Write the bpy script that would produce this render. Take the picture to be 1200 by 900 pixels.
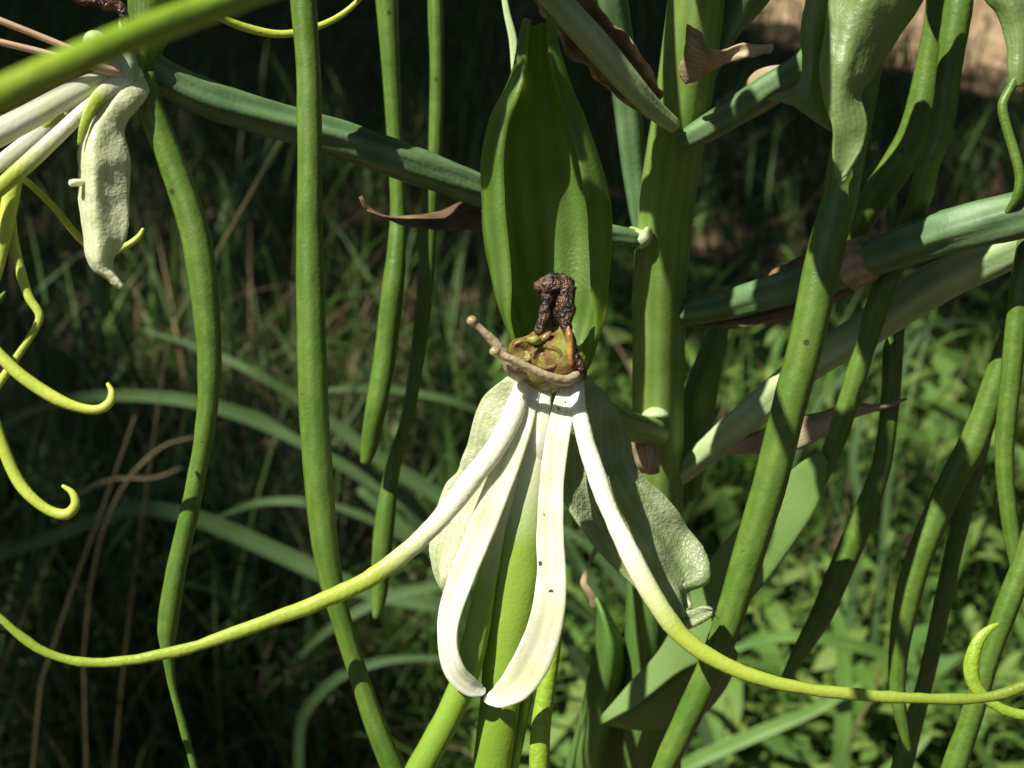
import bpy, math, random
import numpy as np
from mathutils import Vector, Matrix, noise as mnoise

for o in list(bpy.data.objects):
    bpy.data.objects.remove(o, do_unlink=True)
S = bpy.context.scene
COL = S.collection
rad = math.radians

# ------------------------------------------------------------------ camera
PITCH = rad(25)
HFOV = rad(40)
FPX = 600 / math.tan(HFOV / 2)          # focal length in photo pixels (1200 wide)
CAM = Vector((0, 0, 0.40))
FWD = Vector((0, math.cos(PITCH), -math.sin(PITCH)))
UPV = Vector((0, math.sin(PITCH), math.cos(PITCH)))
cam = bpy.data.cameras.new('camera')
cam.sensor_width = 36
cam.lens = 18 / math.tan(HFOV / 2)
cam.clip_start = 0.005
cam.clip_end = 400
cam.dof.use_dof = True
cam.dof.focus_distance = 0.104
cam.dof.aperture_fstop = cam.lens / 0.72      # 0.72 mm pupil of a compact camera
cam_o = bpy.data.objects.new('camera', cam)
cam_o.location = CAM
cam_o.rotation_euler = (math.pi / 2 - PITCH, 0, 0)
COL.objects.link(cam_o)
S.camera = cam_o

# ------------------------------------------------------------------ sky, sun, exposure
SUN_AZ = rad(-118)      # direction towards the sun, measured from +Y clockwise seen from above
SUN_EL = rad(57)
SUN = Vector((math.sin(SUN_AZ) * math.cos(SUN_EL), math.cos(SUN_AZ) * math.cos(SUN_EL), math.sin(SUN_EL)))
w = bpy.data.worlds.new('World')
S.world = w
w.use_nodes = True
nt = w.node_tree
sky = nt.nodes.new('ShaderNodeTexSky')
sky.sky_type = 'NISHITA'
sky.sun_disc = False
sky.sun_elevation = SUN_EL
sky.sun_rotation = SUN_AZ
bg = nt.nodes['Background']
bg.inputs['Strength'].default_value = 0.05
nt.links.new(sky.outputs[0], bg.inputs[0])
sun = bpy.data.lights.new('sun', 'SUN')
sun.energy = 5.0
sun.angle = rad(0.53)
sun.color = (1.0, 0.95, 0.83)
sun_o = bpy.data.objects.new('sun', sun)
sun_o.rotation_euler = (-SUN).to_track_quat('-Z', 'Y').to_euler()
sun_o.location = (-2, -2, 4)
COL.objects.link(sun_o)
S.view_settings.view_transform = 'Standard'
S.view_settings.look = 'None'
S.view_settings.exposure = 0.82
S.view_settings.gamma = 1.0
S.view_settings.use_curve_mapping = False
S.render.engine = 'CYCLES'
S.render.resolution_x = 1024
S.render.resolution_y = 768

# ------------------------------------------------------------------ helpers
def U(px, py, d):
    """photo pixel + distance along the optical axis in mm -> world point (m)"""
    d = d * 0.001
    return CAM + Vector((1, 0, 0)) * ((px - 600) / FPX * d) + UPV * (-(py - 450) / FPX * d) + FWD * d

def px2m(d):
    return d * 0.001 / FPX

def catmull(P, n):
    """P: (k,m) array, returns n+1 samples through the control points (centripetal-ish by chord)"""
    P = np.asarray(P, float)
    k = len(P)
    if k == 1:
        return np.repeat(P, n + 1, 0)
    if k == 2:
        t = np.linspace(0, 1, n + 1)[:, None]
        return P[0] * (1 - t) + P[1] * t
    ext = np.vstack([2 * P[0] - P[1], P, 2 * P[-1] - P[-2]])
    s = np.linspace(0, k - 1 - 1e-9, n + 1)
    i = s.astype(int)
    t = (s - i)[:, None]
    p0, p1, p2, p3 = ext[i], ext[i + 1], ext[i + 2], ext[i + 3]
    return 0.5 * (2 * p1 + (p2 - p0) * t + (2 * p0 - 5 * p1 + 4 * p2 - p3) * t ** 2 + (3 * p1 - p0 - 3 * p2 + p3) * t ** 3)

def mesh_obj(name, verts, faces, mat, parent=None, attrs=None, smooth=True):
    V = np.asarray(verts, float)
    c = V.mean(0)
    me = bpy.data.meshes.new(name)
    me.from_pydata((V - c).tolist(), [], faces)
    if smooth:
        me.polygons.foreach_set('use_smooth', [True] * len(me.polygons))
    for k, a in (attrs or {}).items():
        at = me.attributes.new(k, 'FLOAT', 'POINT')
        at.data.foreach_set('value', np.asarray(a, np.float32))
    me.materials.append(mat)
    me.update()
    o = bpy.data.objects.new(name, me)
    COL.objects.link(o)
    o.location = Vector(c)
    if parent is not None:
        o.parent = parent
        o.location = Vector(c) - world_loc(parent)
    return o

def world_loc(o):
    l = Vector(o.location)
    while o.parent:
        o = o.parent
        l += Vector(o.location)
    return l

def tag(o, label, cat, group=None):
    o['label'] = label
    o['category'] = cat
    if group:
        o['group'] = group
    return o

def thing(name, label, cat, loc, group=None):
    o = bpy.data.objects.new(name, None)
    o.empty_display_size = 0.005
    o.location = Vector(loc)
    COL.objects.link(o)
    return tag(o, label, cat, group)

def struct(o):
    o['kind'] = 'structure'
    return o

def nz(p, s, seed=0.0):
    return mnoise.noise(Vector((p[0] * s + seed * 7.13, p[1] * s - seed * 3.7, p[2] * s + seed * 1.9)))

def tube_world(name, P, R, mat, parent=None, sides=14, flat=1.0, bend=0.0, twist=0.0, ribs=None,
               rough=0.0, rs=400.0, seed=0.0, face=None):
    """P (n,3) centre line, R (n,) half widths; flat = depth/width; bend = channel; ribs=(count, depth, turns)"""
    n = len(P)
    P = np.asarray(P)
    verts, at, au = [], [], []
    flat = np.broadcast_to(np.asarray(flat, float), (n,))
    bend = np.broadcast_to(np.asarray(bend, float), (n,))
    twist = np.broadcast_to(np.asarray(twist, float), (n,))
    L = np.concatenate([[0], np.cumsum(np.linalg.norm(np.diff(P, axis=0), axis=1))])
    L = L / max(L[-1], 1e-9)
    prev = None
    for i in range(n):
        t = Vector(P[min(i + 1, n - 1)] - P[max(i - 1, 0)]).normalized()
        v = (Vector(P[i]) - CAM).normalized() if face is None else Vector(face)
        s = t.cross(v)
        if s.length < 0.15 and prev is not None:
            s = prev - t * prev.dot(t)
        s.normalize()
        if prev is not None and s.dot(prev) < 0:
            s = -s
        prev = s
        nn = s.cross(t)
        if nn.dot(v) > 0:
            nn = -nn            # towards the viewer side
        q = twist[i]
        s2 = s * math.cos(q) + nn * math.sin(q)
        n2 = nn * math.cos(q) - s * math.sin(q)
        for k in range(sides):
            a = 2 * math.pi * k / sides
            r = 1.0
            if ribs:
                r *= 1 + ribs[1] * math.cos(ribs[0] * (a + 2 * math.pi * ribs[2] * L[i]))
            x = math.cos(a) * r
            y = math.sin(a) * r * flat[i] + bend[i] * (x * x - 0.4)
            p = Vector(P[i]) + (s2 * x + n2 * y) * R[i]
            if rough:
                d = (p - Vector(P[i]))
                if d.length > 1e-9:
                    p = p + d.normalized() * (nz(p, rs, seed) + 0.5 * nz(p, rs * 2.7, seed + 3)) * rough
            verts.append(p)
            at.append(L[i])
            au.append(k / sides)
    faces = []
    for i in range(n - 1):
        for k in range(sides):
            a = i * sides + k
            b = i * sides + (k + 1) % sides
            faces.append((a, b, b + sides, a + sides))
    for end, i in ((0, 0), (1, n - 1)):
        c = len(verts)
        dirv = Vector(P[0] - P[1]) if end == 0 else Vector(P[-1] - P[-2])
        verts.append(Vector(P[i]) + dirv.normalized() * R[i] * 0.5 * min(1, flat[i]))
        at.append(L[i]); au.append(0)
        for k in range(sides):
            a = i * sides + k
            b = i * sides + (k + 1) % sides
            faces.append((b, a, c) if end == 0 else (a, b, c))
    return mesh_obj(name, verts, faces, mat, parent, {'t': at, 'u': au})

def tube(name, pts, mat, parent=None, step=6, **kw):
    """pts: (px, py, d_mm, width_px)"""
    A = np.asarray([p[:4] for p in pts], float)
    n = max(4, (len(A) - 1) * step)
    C = catmull(A, n)
    P = np.array([U(*c[:3]) for c in C])
    R = np.array([max(c[3], 0.8) * px2m(c[2]) / 2 for c in C])
    for key in ('flat', 'bend', 'twist'):
        v = kw.get(key)
        if isinstance(v, (list, tuple)):
            kw[key] = catmull(np.asarray(v, float)[:, None], n)[:, 0]
    return tube_world(name, P, R, mat, parent, **kw)

def sheet(name, rows, mat, parent=None, nu=14, nv=30, th=0.25, wr=0.0, ws=300.0, fine=0.0, fs=1400.0,
          seed=0.0, edge=0.0, world=False, fn=None):
    """rows of (px,py,d) control points -> a curved leaf of thickness th (mm) with wrinkles (mm)"""
    R = []
    for r in rows:
        P = np.array([U(*p) for p in r]) if not world else np.array(r, float)
        R.append(catmull(P, nu))
    R = np.array(R)                                  # rows, nu+1, 3
    G = np.stack([catmull(R[:, j], nv) for j in range(nu + 1)], 1)      # nv+1, nu+1, 3
    def normals(G):
        du = np.gradient(G, axis=1)
        dv = np.gradient(G, axis=0)
        N = np.cross(du, dv)
        N /= np.linalg.norm(N, axis=2, keepdims=True) + 1e-12
        return N
    N = normals(G)
    # keep the sheet normals pointing to the camera side on average
    c = G.reshape(-1, 3).mean(0)
    if (N.reshape(-1, 3).mean(0) * (np.array(CAM) - c)).sum() < 0:
        N = -N
        flip = True
    else:
        flip = False
    if wr or fine or fn is not None or edge:
        for i in range(nv + 1):
            for j in range(nu + 1):
                p = G[i, j]
                a = 0
                if wr:
                    a += wr * 0.001 * (nz(p, ws, seed) + 0.5 * nz(p, ws * 2.3, seed + 5))
                if fine:
                    a += fine * 0.001 * (abs(nz(p, fs, seed + 9)) - 0.3)
                if fn is not None:
                    a += 0.001 * fn(i / nv, j / nu)
                G[i, j] = p + N[i, j] * a
                if edge and j in (0, nu):
                    q = G[i, 1 if j == 0 else nu - 1]
                    G[i, j] = G[i, j] + (G[i, j] - q) * edge * nz(p, ws * 1.7, seed + 2)
        N2 = normals(G)
        N = -N2 if flip else N2
    T = np.full((nv + 1, nu + 1, 1), th * 0.001)
    T[:, 0] *= 0.35; T[:, -1] *= 0.35; T[0] *= 0.35; T[-1] *= 0.35
    A = (G + N * T * 0.5).reshape(-1, 3)
    B = (G - N * T * 0.5).reshape(-1, 3)
    V = np.vstack([A, B])
    m = (nv + 1) * (nu + 1)
    F = []
    def idx(i, j):
        return i * (nu + 1) + j
    for i in range(nv):
        for j in range(nu):
            a, b, c_, d_ = idx(i, j), idx(i, j + 1), idx(i + 1, j + 1), idx(i + 1, j)
            if flip:
                F.append((d_, c_, b, a)); F.append((a + m, b + m, c_ + m, d_ + m))
            else:
                F.append((a, b, c_, d_)); F.append((d_ + m, c_ + m, b + m, a + m))
    loop = [idx(0, j) for j in range(nu + 1)] + [idx(i, nu) for i in range(1, nv + 1)] + \
           [idx(nv, j) for j in range(nu - 1, -1, -1)] + [idx(i, 0) for i in range(nv - 1, 0, -1)]
    for k in range(len(loop)):
        a, b = loop[k], loop[(k + 1) % len(loop)]
        F.append((a, a + m, b + m, b) if not flip else (b, b + m, a + m, a))
    t = np.repeat(np.linspace(0, 1, nv + 1), nu + 1)
    u = np.tile(np.linspace(0, 1, nu + 1), nv + 1)
    return mesh_obj(name, V, F, mat, parent, {'t': np.tile(t, 2), 'u': np.tile(u, 2)})

def blob(name, px, py, d, rx, ry, rz, mat, parent=None, rough=0.0, rs=600.0, seed=0.0, nu=24, nv=14, fn=None):
    k = px2m(d)
    c = U(px, py, d)
    verts, faces = [], []
    for i in range(nv + 1):
        th = math.pi * i / nv
        for j in range(nu):
            ph = 2 * math.pi * j / nu
            q = Vector((math.sin(th) * math.cos(ph), math.cos(th), math.sin(th) * math.sin(ph)))
            r = 1.0
            if fn:
                r *= fn(q)
            p = c + Vector((1, 0, 0)) * (q.x * rx * k * r) + UPV * (q.y * ry * k * r) - FWD * (q.z * rz * k * r)
            if rough:
                p = p + (p - c).normalized() * rough * 0.001 * (nz(p, rs, seed) + 0.6 * nz(p, rs * 2.2, seed + 1))
            verts.append(p)
    for i in range(nv):
        for j in range(nu):
            a = i * nu + j
            b = i * nu + (j + 1) % nu
            faces.append((a, a + nu, b + nu, b))
    t = [i / nv for i in range(nv + 1) for j in range(nu)]
    return mesh_obj(name, verts, faces, mat, parent, {'t': t, 'u': [0.0] * len(t)})

# ------------------------------------------------------------------ materials
def mat(name, c1, c2, scale=250, rough=0.45, spec=0.35, trans=0.0, tcol=None, bump=0.0, bscale=2500,
        grad=None, veins=None, vein_dark=0.75, dots=None, attr_mix=None, sss=0.0, contrast=(0.35, 0.65), wrinkle=None, net=None):
    m = bpy.data.materials.new(name)
    m.use_nodes = True
    nt = m.node_tree
    N, L = nt.nodes, nt.links
    out = N['Material Output']
    p = N['Principled BSDF']
    tc = N.new('ShaderNodeTexCoord')
    no = N.new('ShaderNodeTexNoise')
    no.inputs['Scale'].default_value = scale
    no.inputs['Detail'].default_value = 4
    L.new(tc.outputs['Object'], no.inputs['Vector'])
    rp = N.new('ShaderNodeValToRGB')
    rp.color_ramp.elements[0].position = contrast[0]
    rp.color_ramp.elements[1].position = contrast[1]
    rp.color_ramp.elements[0].color = (*c1, 1)
    rp.color_ramp.elements[1].color = (*c2, 1)
    L.new(no.outputs['Fac'], rp.inputs['Fac'])
    col = rp.outputs['Color']
    if attr_mix:                       # per-blade random value picks along a second ramp
        at = N.new('ShaderNodeAttribute'); at.attribute_name = 'rnd'
        r2 = N.new('ShaderNodeValToRGB')
        els = r2.color_ramp.elements
        for k, (pos, c) in enumerate(attr_mix):
            e = els[k] if k < 2 else els.new(pos)
            e.position = pos; e.color = (*c, 1)
        L.new(at.outputs['Fac'], r2.inputs['Fac'])
        mx = N.new('ShaderNodeMix'); mx.data_type = 'RGBA'; mx.blend_type = 'MULTIPLY'
        mx.inputs['Factor'].default_value = 1.0
        L.new(col, mx.inputs['A']); L.new(r2.outputs['Color'], mx.inputs['B'])
        col = mx.outputs['Result']
    if grad:
        at = N.new('ShaderNodeAttribute'); at.attribute_name = 't'
        ad = N.new('ShaderNodeMath'); ad.operation = 'MULTIPLY_ADD'
        L.new(no.outputs['Fac'], ad.inputs[0]); ad.inputs[1].default_value = 0.03
        sb = N.new('ShaderNodeMath'); sb.operation = 'SUBTRACT'; sb.inputs[1].default_value = 0.015
        L.new(at.outputs['Fac'], sb.inputs[0]); L.new(sb.outputs[0], ad.inputs[2])
        r3 = N.new('ShaderNodeValToRGB')
        els = r3.color_ramp.elements
        for k, (pos, c) in enumerate(grad):
            e = els[k] if k < 2 else els.new(pos)
            e.position = pos; e.color = (*c, 1)
        L.new(ad.outputs[0], r3.inputs['Fac'])
        mx = N.new('ShaderNodeMix'); mx.data_type = 'RGBA'; mx.blend_type = 'MULTIPLY'
        mx.inputs['Factor'].default_value = 1.0
        L.new(col, mx.inputs['A']); L.new(r3.outputs['Color'], mx.inputs['B'])
        col = mx.outputs['Result']
    vein_out = None
    if veins:
        at = N.new('ShaderNodeAttribute'); at.attribute_name = 'u'
        mu = N.new('ShaderNodeMath'); mu.operation = 'MULTIPLY'; mu.inputs[1].default_value = veins * 2 * math.pi
        L.new(at.outputs['Fac'], mu.inputs[0])
        si = N.new('ShaderNodeMath'); si.operation = 'SINE'; L.new(mu.outputs[0], si.inputs[0])
        mr = N.new('ShaderNodeMapRange'); mr.inputs[1].default_value = -1; mr.inputs[2].default_value = 1
        mr.inputs[3].default_value = vein_dark; mr.inputs[4].default_value = 1.05
        L.new(si.outputs[0], mr.inputs[0])
        mx = N.new('ShaderNodeMix'); mx.data_type = 'RGBA'; mx.blend_type = 'MULTIPLY'
        mx.inputs['Factor'].default_value = 1.0
        L.new(col, mx.inputs['A']); L.new(mr.outputs[0], mx.inputs['B'])
        col = mx.outputs['Result']
    if dots:                            # small brown freckles
        vo = N.new('ShaderNodeTexVoronoi'); vo.inputs['Scale'].default_value = dots[0]
        L.new(tc.outputs['Object'], vo.inputs['Vector'])
        n2 = N.new('ShaderNodeTexNoise'); n2.inputs['Scale'].default_value = dots[0] * 0.6
        L.new(tc.outputs['Object'], n2.inputs['Vector'])
        lt = N.new('ShaderNodeMath'); lt.operation = 'LESS_THAN'; lt.inputs[1].default_value = dots[1]
        L.new(vo.outputs['Distance'], lt.inputs[0])
        gt = N.new('ShaderNodeMath'); gt.operation = 'GREATER_THAN'; gt.inputs[1].default_value = dots[2]
        L.new(n2.outputs['Fac'], gt.inputs[0])
        ml = N.new('ShaderNodeMath'); ml.operation = 'MULTIPLY'
        L.new(lt.outputs[0], ml.inputs[0]); L.new(gt.outputs[0], ml.inputs[1])
        mx = N.new('ShaderNodeMix'); mx.data_type = 'RGBA'
        L.new(ml.outputs[0], mx.inputs['Factor']); L.new(col, mx.inputs['A'])
        mx.inputs['B'].default_value = (*dots[3], 1)
        col = mx.outputs['Result']
    L.new(col, p.inputs['Base Color'])
    p.inputs['Roughness'].default_value = rough
    p.inputs['Specular IOR Level'].default_value = spec
    if sss:
        p.inputs['Subsurface Weight'].default_value = sss
        p.inputs['Subsurface Radius'].default_value = (0.0012, 0.0012, 0.0005)
        p.inputs['Subsurface Scale'].default_value = 1.0
    if bump:
        vb = N.new('ShaderNodeTexNoise'); vb.inputs['Scale'].default_value = bscale
        vb.inputs['Detail'].default_value = 2
        L.new(tc.outputs['Object'], vb.inputs['Vector'])
        bp = N.new('ShaderNodeBump'); bp.inputs['Strength'].default_value = 1.0
        bp.inputs['Distance'].default_value = bump * 0.001
        L.new(vb.outputs['Fac'], bp.inputs['Height'])
        L.new(bp.outputs['Normal'], p.inputs['Normal'])
    if net:                              # netted veins of a wilting sepal
        vv = N.new('ShaderNodeTexVoronoi'); vv.feature = 'DISTANCE_TO_EDGE'; vv.inputs['Scale'].default_value = net[0]
        ds = N.new('ShaderNodeVectorMath'); ds.operation = 'MULTIPLY_ADD'
        n3 = N.new('ShaderNodeTexNoise'); n3.inputs['Scale'].default_value = net[0] * 0.8
        L.new(tc.outputs['Object'], n3.inputs['Vector'])
        L.new(n3.outputs['Color'], ds.inputs[0]); ds.inputs[1].default_value = (0.0006,) * 3; L.new(tc.outputs['Object'], ds.inputs[2])
        L.new(ds.outputs[0], vv.inputs['Vector'])
        r5 = N.new('ShaderNodeMapRange'); r5.inputs[1].default_value = 0.0; r5.inputs[2].default_value = 0.22
        r5.inputs[3].default_value = 1.0; r5.inputs[4].default_value = 0.0
        L.new(vv.outputs['Distance'], r5.inputs[0])
        b5 = N.new('ShaderNodeBump'); b5.inputs['Strength'].default_value = 1.0; b5.inputs['Distance'].default_value = net[1] * 0.001
        L.new(r5.outputs[0], b5.inputs['Height'])
        if bump: L.new(bp.outputs['Normal'], b5.inputs['Normal'])
        L.new(b5.outputs['Normal'], p.inputs['Normal'])
    if wrinkle:                          # fine cross-wise creases along a stalk
        a1 = N.new('ShaderNodeAttribute'); a1.attribute_name = 't'
        a2 = N.new('ShaderNodeAttribute'); a2.attribute_name = 'u'
        m1 = N.new('ShaderNodeMath'); m1.operation = 'MULTIPLY'; m1.inputs[1].default_value = wrinkle[0]
        m2 = N.new('ShaderNodeMath'); m2.operation = 'MULTIPLY'; m2.inputs[1].default_value = 7.0
        L.new(a1.outputs['Fac'], m1.inputs[0]); L.new(a2.outputs['Fac'], m2.inputs[0])
        cx = N.new('ShaderNodeCombineXYZ'); L.new(m1.outputs[0], cx.inputs[0]); L.new(m2.outputs[0], cx.inputs[1])
        wn = N.new('ShaderNodeTexNoise'); wn.inputs['Scale'].default_value = 1.0; wn.inputs['Detail'].default_value = 3
        L.new(cx.outputs[0], wn.inputs['Vector'])
        b2 = N.new('ShaderNodeBump'); b2.inputs['Strength'].default_value = 1.0; b2.inputs['Distance'].default_value = wrinkle[1] * 0.001
        L.new(wn.outputs['Fac'], b2.inputs['Height'])
        if bump: L.new(bp.outputs['Normal'], b2.inputs['Normal'])
        L.new(b2.outputs['Normal'], p.inputs['Normal'])
        mr = N.new('ShaderNodeMapRange'); mr.inputs[1].default_value = 0.3; mr.inputs[2].default_value = 0.7
        mr.inputs[3].default_value = 0.84; mr.inputs[4].default_value = 1.12
        L.new(wn.outputs['Fac'], mr.inputs[0])
        mx = N.new('ShaderNodeMix'); mx.data_type = 'RGBA'; mx.blend_type = 'MULTIPLY'; mx.inputs['Factor'].default_value = 1.0
        L.new(col, mx.inputs['A']); L.new(mr.outputs[0], mx.inputs['B'])
        L.new(mx.outputs['Result'], p.inputs['Base Color'])
    if trans:
        tr = N.new('ShaderNodeBsdfTranslucent')
        if tcol:
            tr.inputs['Color'].default_value = (*tcol, 1)   # light passes two faces of the thin sheet
        else:
            L.new(col, tr.inputs['Color'])
        ms = N.new('ShaderNodeMixShader'); ms.inputs['Fac'].default_value = trans
        L.new(p.outputs[0], ms.inputs[1]); L.new(tr.outputs[0], ms.inputs[2])
        L.new(ms.outputs[0], out.inputs['Surface'])
    return m

WHITE = (0.84, 0.85, 0.68)
YG = (0.40, 0.50, 0.07)
M = {}
M['stem'] = mat('stem_green', (0.13, 0.23, 0.038), (0.19, 0.29, 0.07), 260, 0.45, 0.35, veins=13, vein_dark=0.86, bump=0.025, bscale=3600, sss=0.08)
M['spur'] = mat('spur_green', (0.066, 0.138, 0.016), (0.105, 0.18, 0.028), 300, 0.42, 0.4, veins=8, vein_dark=0.90, bump=0.03, bscale=4200, sss=0.06, wrinkle=(60, 0.05), dots=(420, 0.11, 0.54, (0.045, 0.06, 0.012)))
M['spur_yellow'] = mat('spur_yellow_green', (0.20, 0.33, 0.025), (0.27, 0.38, 0.04), 260, 0.4, 0.4, bump=0.05, bscale=4500, sss=0.1, wrinkle=(40, 0.06))
M['ovary'] = mat('ovary_bluish', (0.075, 0.155, 0.055), (0.13, 0.22, 0.095), 320, 0.5, 0.35, veins=6, vein_dark=0.72, bump=0.035, bscale=2500)
M['ovary_pale'] = mat('ovary_pale', (0.30, 0.42, 0.18), (0.40, 0.50, 0.28), 220, 0.5, 0.3, veins=6, vein_dark=0.85, bump=0.03, bscale=2500)
M['hood'] = mat('hood_green', (0.105, 0.205, 0.028), (0.155, 0.26, 0.06), 300, 0.45, 0.4, trans=0.5, tcol=(0.54, 0.70, 0.14), veins=12, vein_dark=0.70, bump=0.05, bscale=3500)
M['sepal'] = mat('sepal_pale', (0.40, 0.46, 0.24), (0.56, 0.60, 0.40), 600, 0.42, 0.5, trans=0.3, tcol=(0.78, 0.85, 0.42), veins=9, vein_dark=0.88, bump=0.07, bscale=2600, net=(2400, 0.022))
M['sepal_white'] = mat('sepal_white', (0.56, 0.62, 0.36), (0.72, 0.76, 0.54), 500, 0.4, 0.5, trans=0.3, tcol=(0.85, 0.9, 0.5), veins=7, vein_dark=0.9, bump=0.06, bscale=2600, net=(2400, 0.012))
M['sepal_dull'] = mat('sepal_dull', (0.24, 0.31, 0.13), (0.38, 0.44, 0.26), 500, 0.36, 0.5, trans=0.35, tcol=(0.62, 0.75, 0.18), veins=8, vein_dark=0.86, bump=0.08, bscale=2600, net=(2400, 0.025))
M['sepal_soft'] = mat('sepal_soft', (0.16, 0.235, 0.07), (0.23, 0.30, 0.12), 300, 0.42, 0.45, trans=0.3, tcol=(0.62, 0.75, 0.18), veins=8, vein_dark=0.9, bump=0.06, bscale=2600)
M['white'] = mat('petal_white', (0.73, 0.79, 0.50), (0.86, 0.87, 0.72), 380, 0.34, 0.5, trans=0.16, veins=9, vein_dark=0.88, bump=0.03, bscale=3000, sss=0.3)
M['white_spots'] = mat('petal_white_freckled', (0.73, 0.78, 0.48), (0.86, 0.87, 0.70), 380, 0.34, 0.5, trans=0.14, veins=9, vein_dark=0.88, bump=0.03, bscale=3000,
                       dots=(800, 0.15, 0.46, (0.12, 0.06, 0.03)), sss=0.3)
def gradmat(name, a, b, end=(0.24, 0.34, 0.035)):
    return mat(name, (0.94, 0.94, 0.92), (1, 1, 1), 600, 0.4, 0.4, trans=0.14, bump=0.05, bscale=3200, sss=0.2,
               grad=[(0.0, WHITE), (a, WHITE), (b, YG), (1.0, end)])
M['fil_l'] = gradmat('filament_white_to_green', 0.22, 0.36)
M['fil_r'] = gradmat('filament_white_to_shaded_olive', 0.26, 0.40, (0.13, 0.19, 0.014))  # dark olive end is shade put into the colour
M['fil_s'] = gradmat('filament_short_fade', 0.30, 0.55)
M['lip'] = mat('lip_green', (0.9, 0.92, 0.85), (1, 1, 1), 500, 0.34, 0.5, trans=0.15, bump=0.03, bscale=3800,
               grad=[(0.0, WHITE), (0.17, (0.75, 0.78, 0.55)), (0.36, (0.28, 0.42, 0.06)), (1.0, (0.16, 0.30, 0.02))])
M['yellow'] = mat('filament_yellow_green', (0.40, 0.50, 0.06), (0.52, 0.60, 0.10), 400, 0.42, 0.4, trans=0.12, bump=0.04, bscale=3500, sss=0.1)
M['arm'] = mat('stigma_arm_beige', (0.36, 0.29, 0.17), (0.52, 0.43, 0.28), 1200, 0.38, 0.45, trans=0.2, bump=0.14, bscale=2500, sss=0.2)
M['pink'] = mat('stigma_arm_pink', (0.50, 0.33, 0.22), (0.62, 0.46, 0.32), 500, 0.3, 0.5, sss=0.2)
M['knob'] = mat('stigma_knob', (0.20, 0.15, 0.075), (0.36, 0.30, 0.17), 1400, 0.2, 0.5, sss=0.3)
M['anther'] = mat('anther_withered', (0.014, 0.007, 0.006), (0.24, 0.12, 0.055), 1500, 0.42, 0.5, bump=0.30, bscale=3600, contrast=(0.44, 0.78))
M['column'] = mat('column_olive', (0.18, 0.09, 0.03), (0.25, 0.26, 0.06), 520, 0.28, 0.5, bump=0.10, bscale=2600, sss=0.08, contrast=(0.40, 0.58))
M['cavity'] = mat('stigma_cavity', (0.10, 0.045, 0.012), (0.22, 0.19, 0.035), 900, 0.42, 0.4, bump=0.2, bscale=2500, sss=0.1)
M['orange'] = mat('flap_orange', (0.20, 0.08, 0.03), (0.50, 0.30, 0.08), 700, 0.4, 0.5, trans=0.3, bump=0.1)
M['dry'] = mat('bract_dry', (0.28, 0.21, 0.12), (0.54, 0.44, 0.28), 350, 0.7, 0.2, trans=0.2, veins=10, vein_dark=0.75, bump=0.06, bscale=1200)
M['dry_dark'] = mat('bract_dry_dark', (0.12, 0.08, 0.042), (0.26, 0.185, 0.10), 350, 0.65, 0.25, trans=0.15, veins=10, vein_dark=0.8, bump=0.06, bscale=1200)
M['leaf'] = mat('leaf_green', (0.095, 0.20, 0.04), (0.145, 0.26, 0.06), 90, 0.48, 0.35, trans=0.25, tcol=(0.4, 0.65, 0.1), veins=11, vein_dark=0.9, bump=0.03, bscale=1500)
M['leaf_pale'] = mat('leaf_pale', (0.13, 0.24, 0.06), (0.18, 0.29, 0.09), 90, 0.5, 0.35, trans=0.22, tcol=(0.4, 0.65, 0.1), veins=11, vein_dark=0.94, bump=0.03, bscale=1500)
M['blade'] = mat('grass_blade_bluish', (0.06, 0.125, 0.038), (0.10, 0.175, 0.06), 40, 0.5, 0.3, trans=0.2, veins=5, vein_dark=0.85, bump=0.05, bscale=400)
M['straw'] = mat('grass_straw', (0.10, 0.085, 0.04), (0.19, 0.16, 0.085), 60, 0.65, 0.2, veins=4, vein_dark=0.8)
M['grass'] = mat('grass_undergrowth', (0.75, 0.8, 0.75), (1, 1, 1), 30, 0.5, 0.3, trans=0.25,
                 attr_mix=[(0.0, (0.055, 0.11, 0.022)), (1.0, (0.17, 0.14, 0.07)), (0.35, (0.085, 0.16, 0.032)), (0.7, (0.11, 0.18, 0.05)), (0.85, (0.075, 0.14, 0.045))])
M['drygrass'] = mat('grass_dead', (0.75, 0.75, 0.75), (1, 1, 1), 30, 0.7, 0.2, trans=0.15,
                    attr_mix=[(0.0, (0.12, 0.07, 0.04)), (1.0, (0.34, 0.25, 0.15)), (0.5, (0.20, 0.14, 0.08))])
M['herb'] = mat('herb_leaves', (0.75, 0.8, 0.7), (1, 1, 1), 60, 0.6, 0.2, trans=0.25,
                attr_mix=[(0.0, (0.05, 0.12, 0.02)), (1.0, (0.17, 0.24, 0.055)), (0.5, (0.10, 0.19, 0.036))])
M['litter'] = mat('leaf_litter', (0.7, 0.7, 0.7), (1, 1, 1), 60, 0.75, 0.2,
                  attr_mix=[(0.0, (0.07, 0.04, 0.025)), (1.0, (0.30, 0.20, 0.13)), (0.5, (0.15, 0.09, 0.055))])
M['soil'] = mat('soil', (0.030, 0.020, 0.013), (0.13, 0.088, 0.055), 9, 0.9, 0.1, bump=12, bscale=60, contrast=(0.42, 0.60))
M['sand'] = mat('sandy_soil', (0.22, 0.15, 0.09), (0.42, 0.30, 0.19), 7, 0.9, 0.1, bump=8, bscale=60)
M['bark'] = mat('bark', (0.06, 0.045, 0.035), (0.14, 0.11, 0.085), 12, 0.9, 0.1, bump=20, bscale=30)
M['crown'] = mat('tree_leaf', (0.045, 0.09, 0.025), (0.08, 0.13, 0.04), 8, 0.5, 0.3, trans=0.15)

rng = random.Random(7)
nrng = np.random.default_rng(11)
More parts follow.
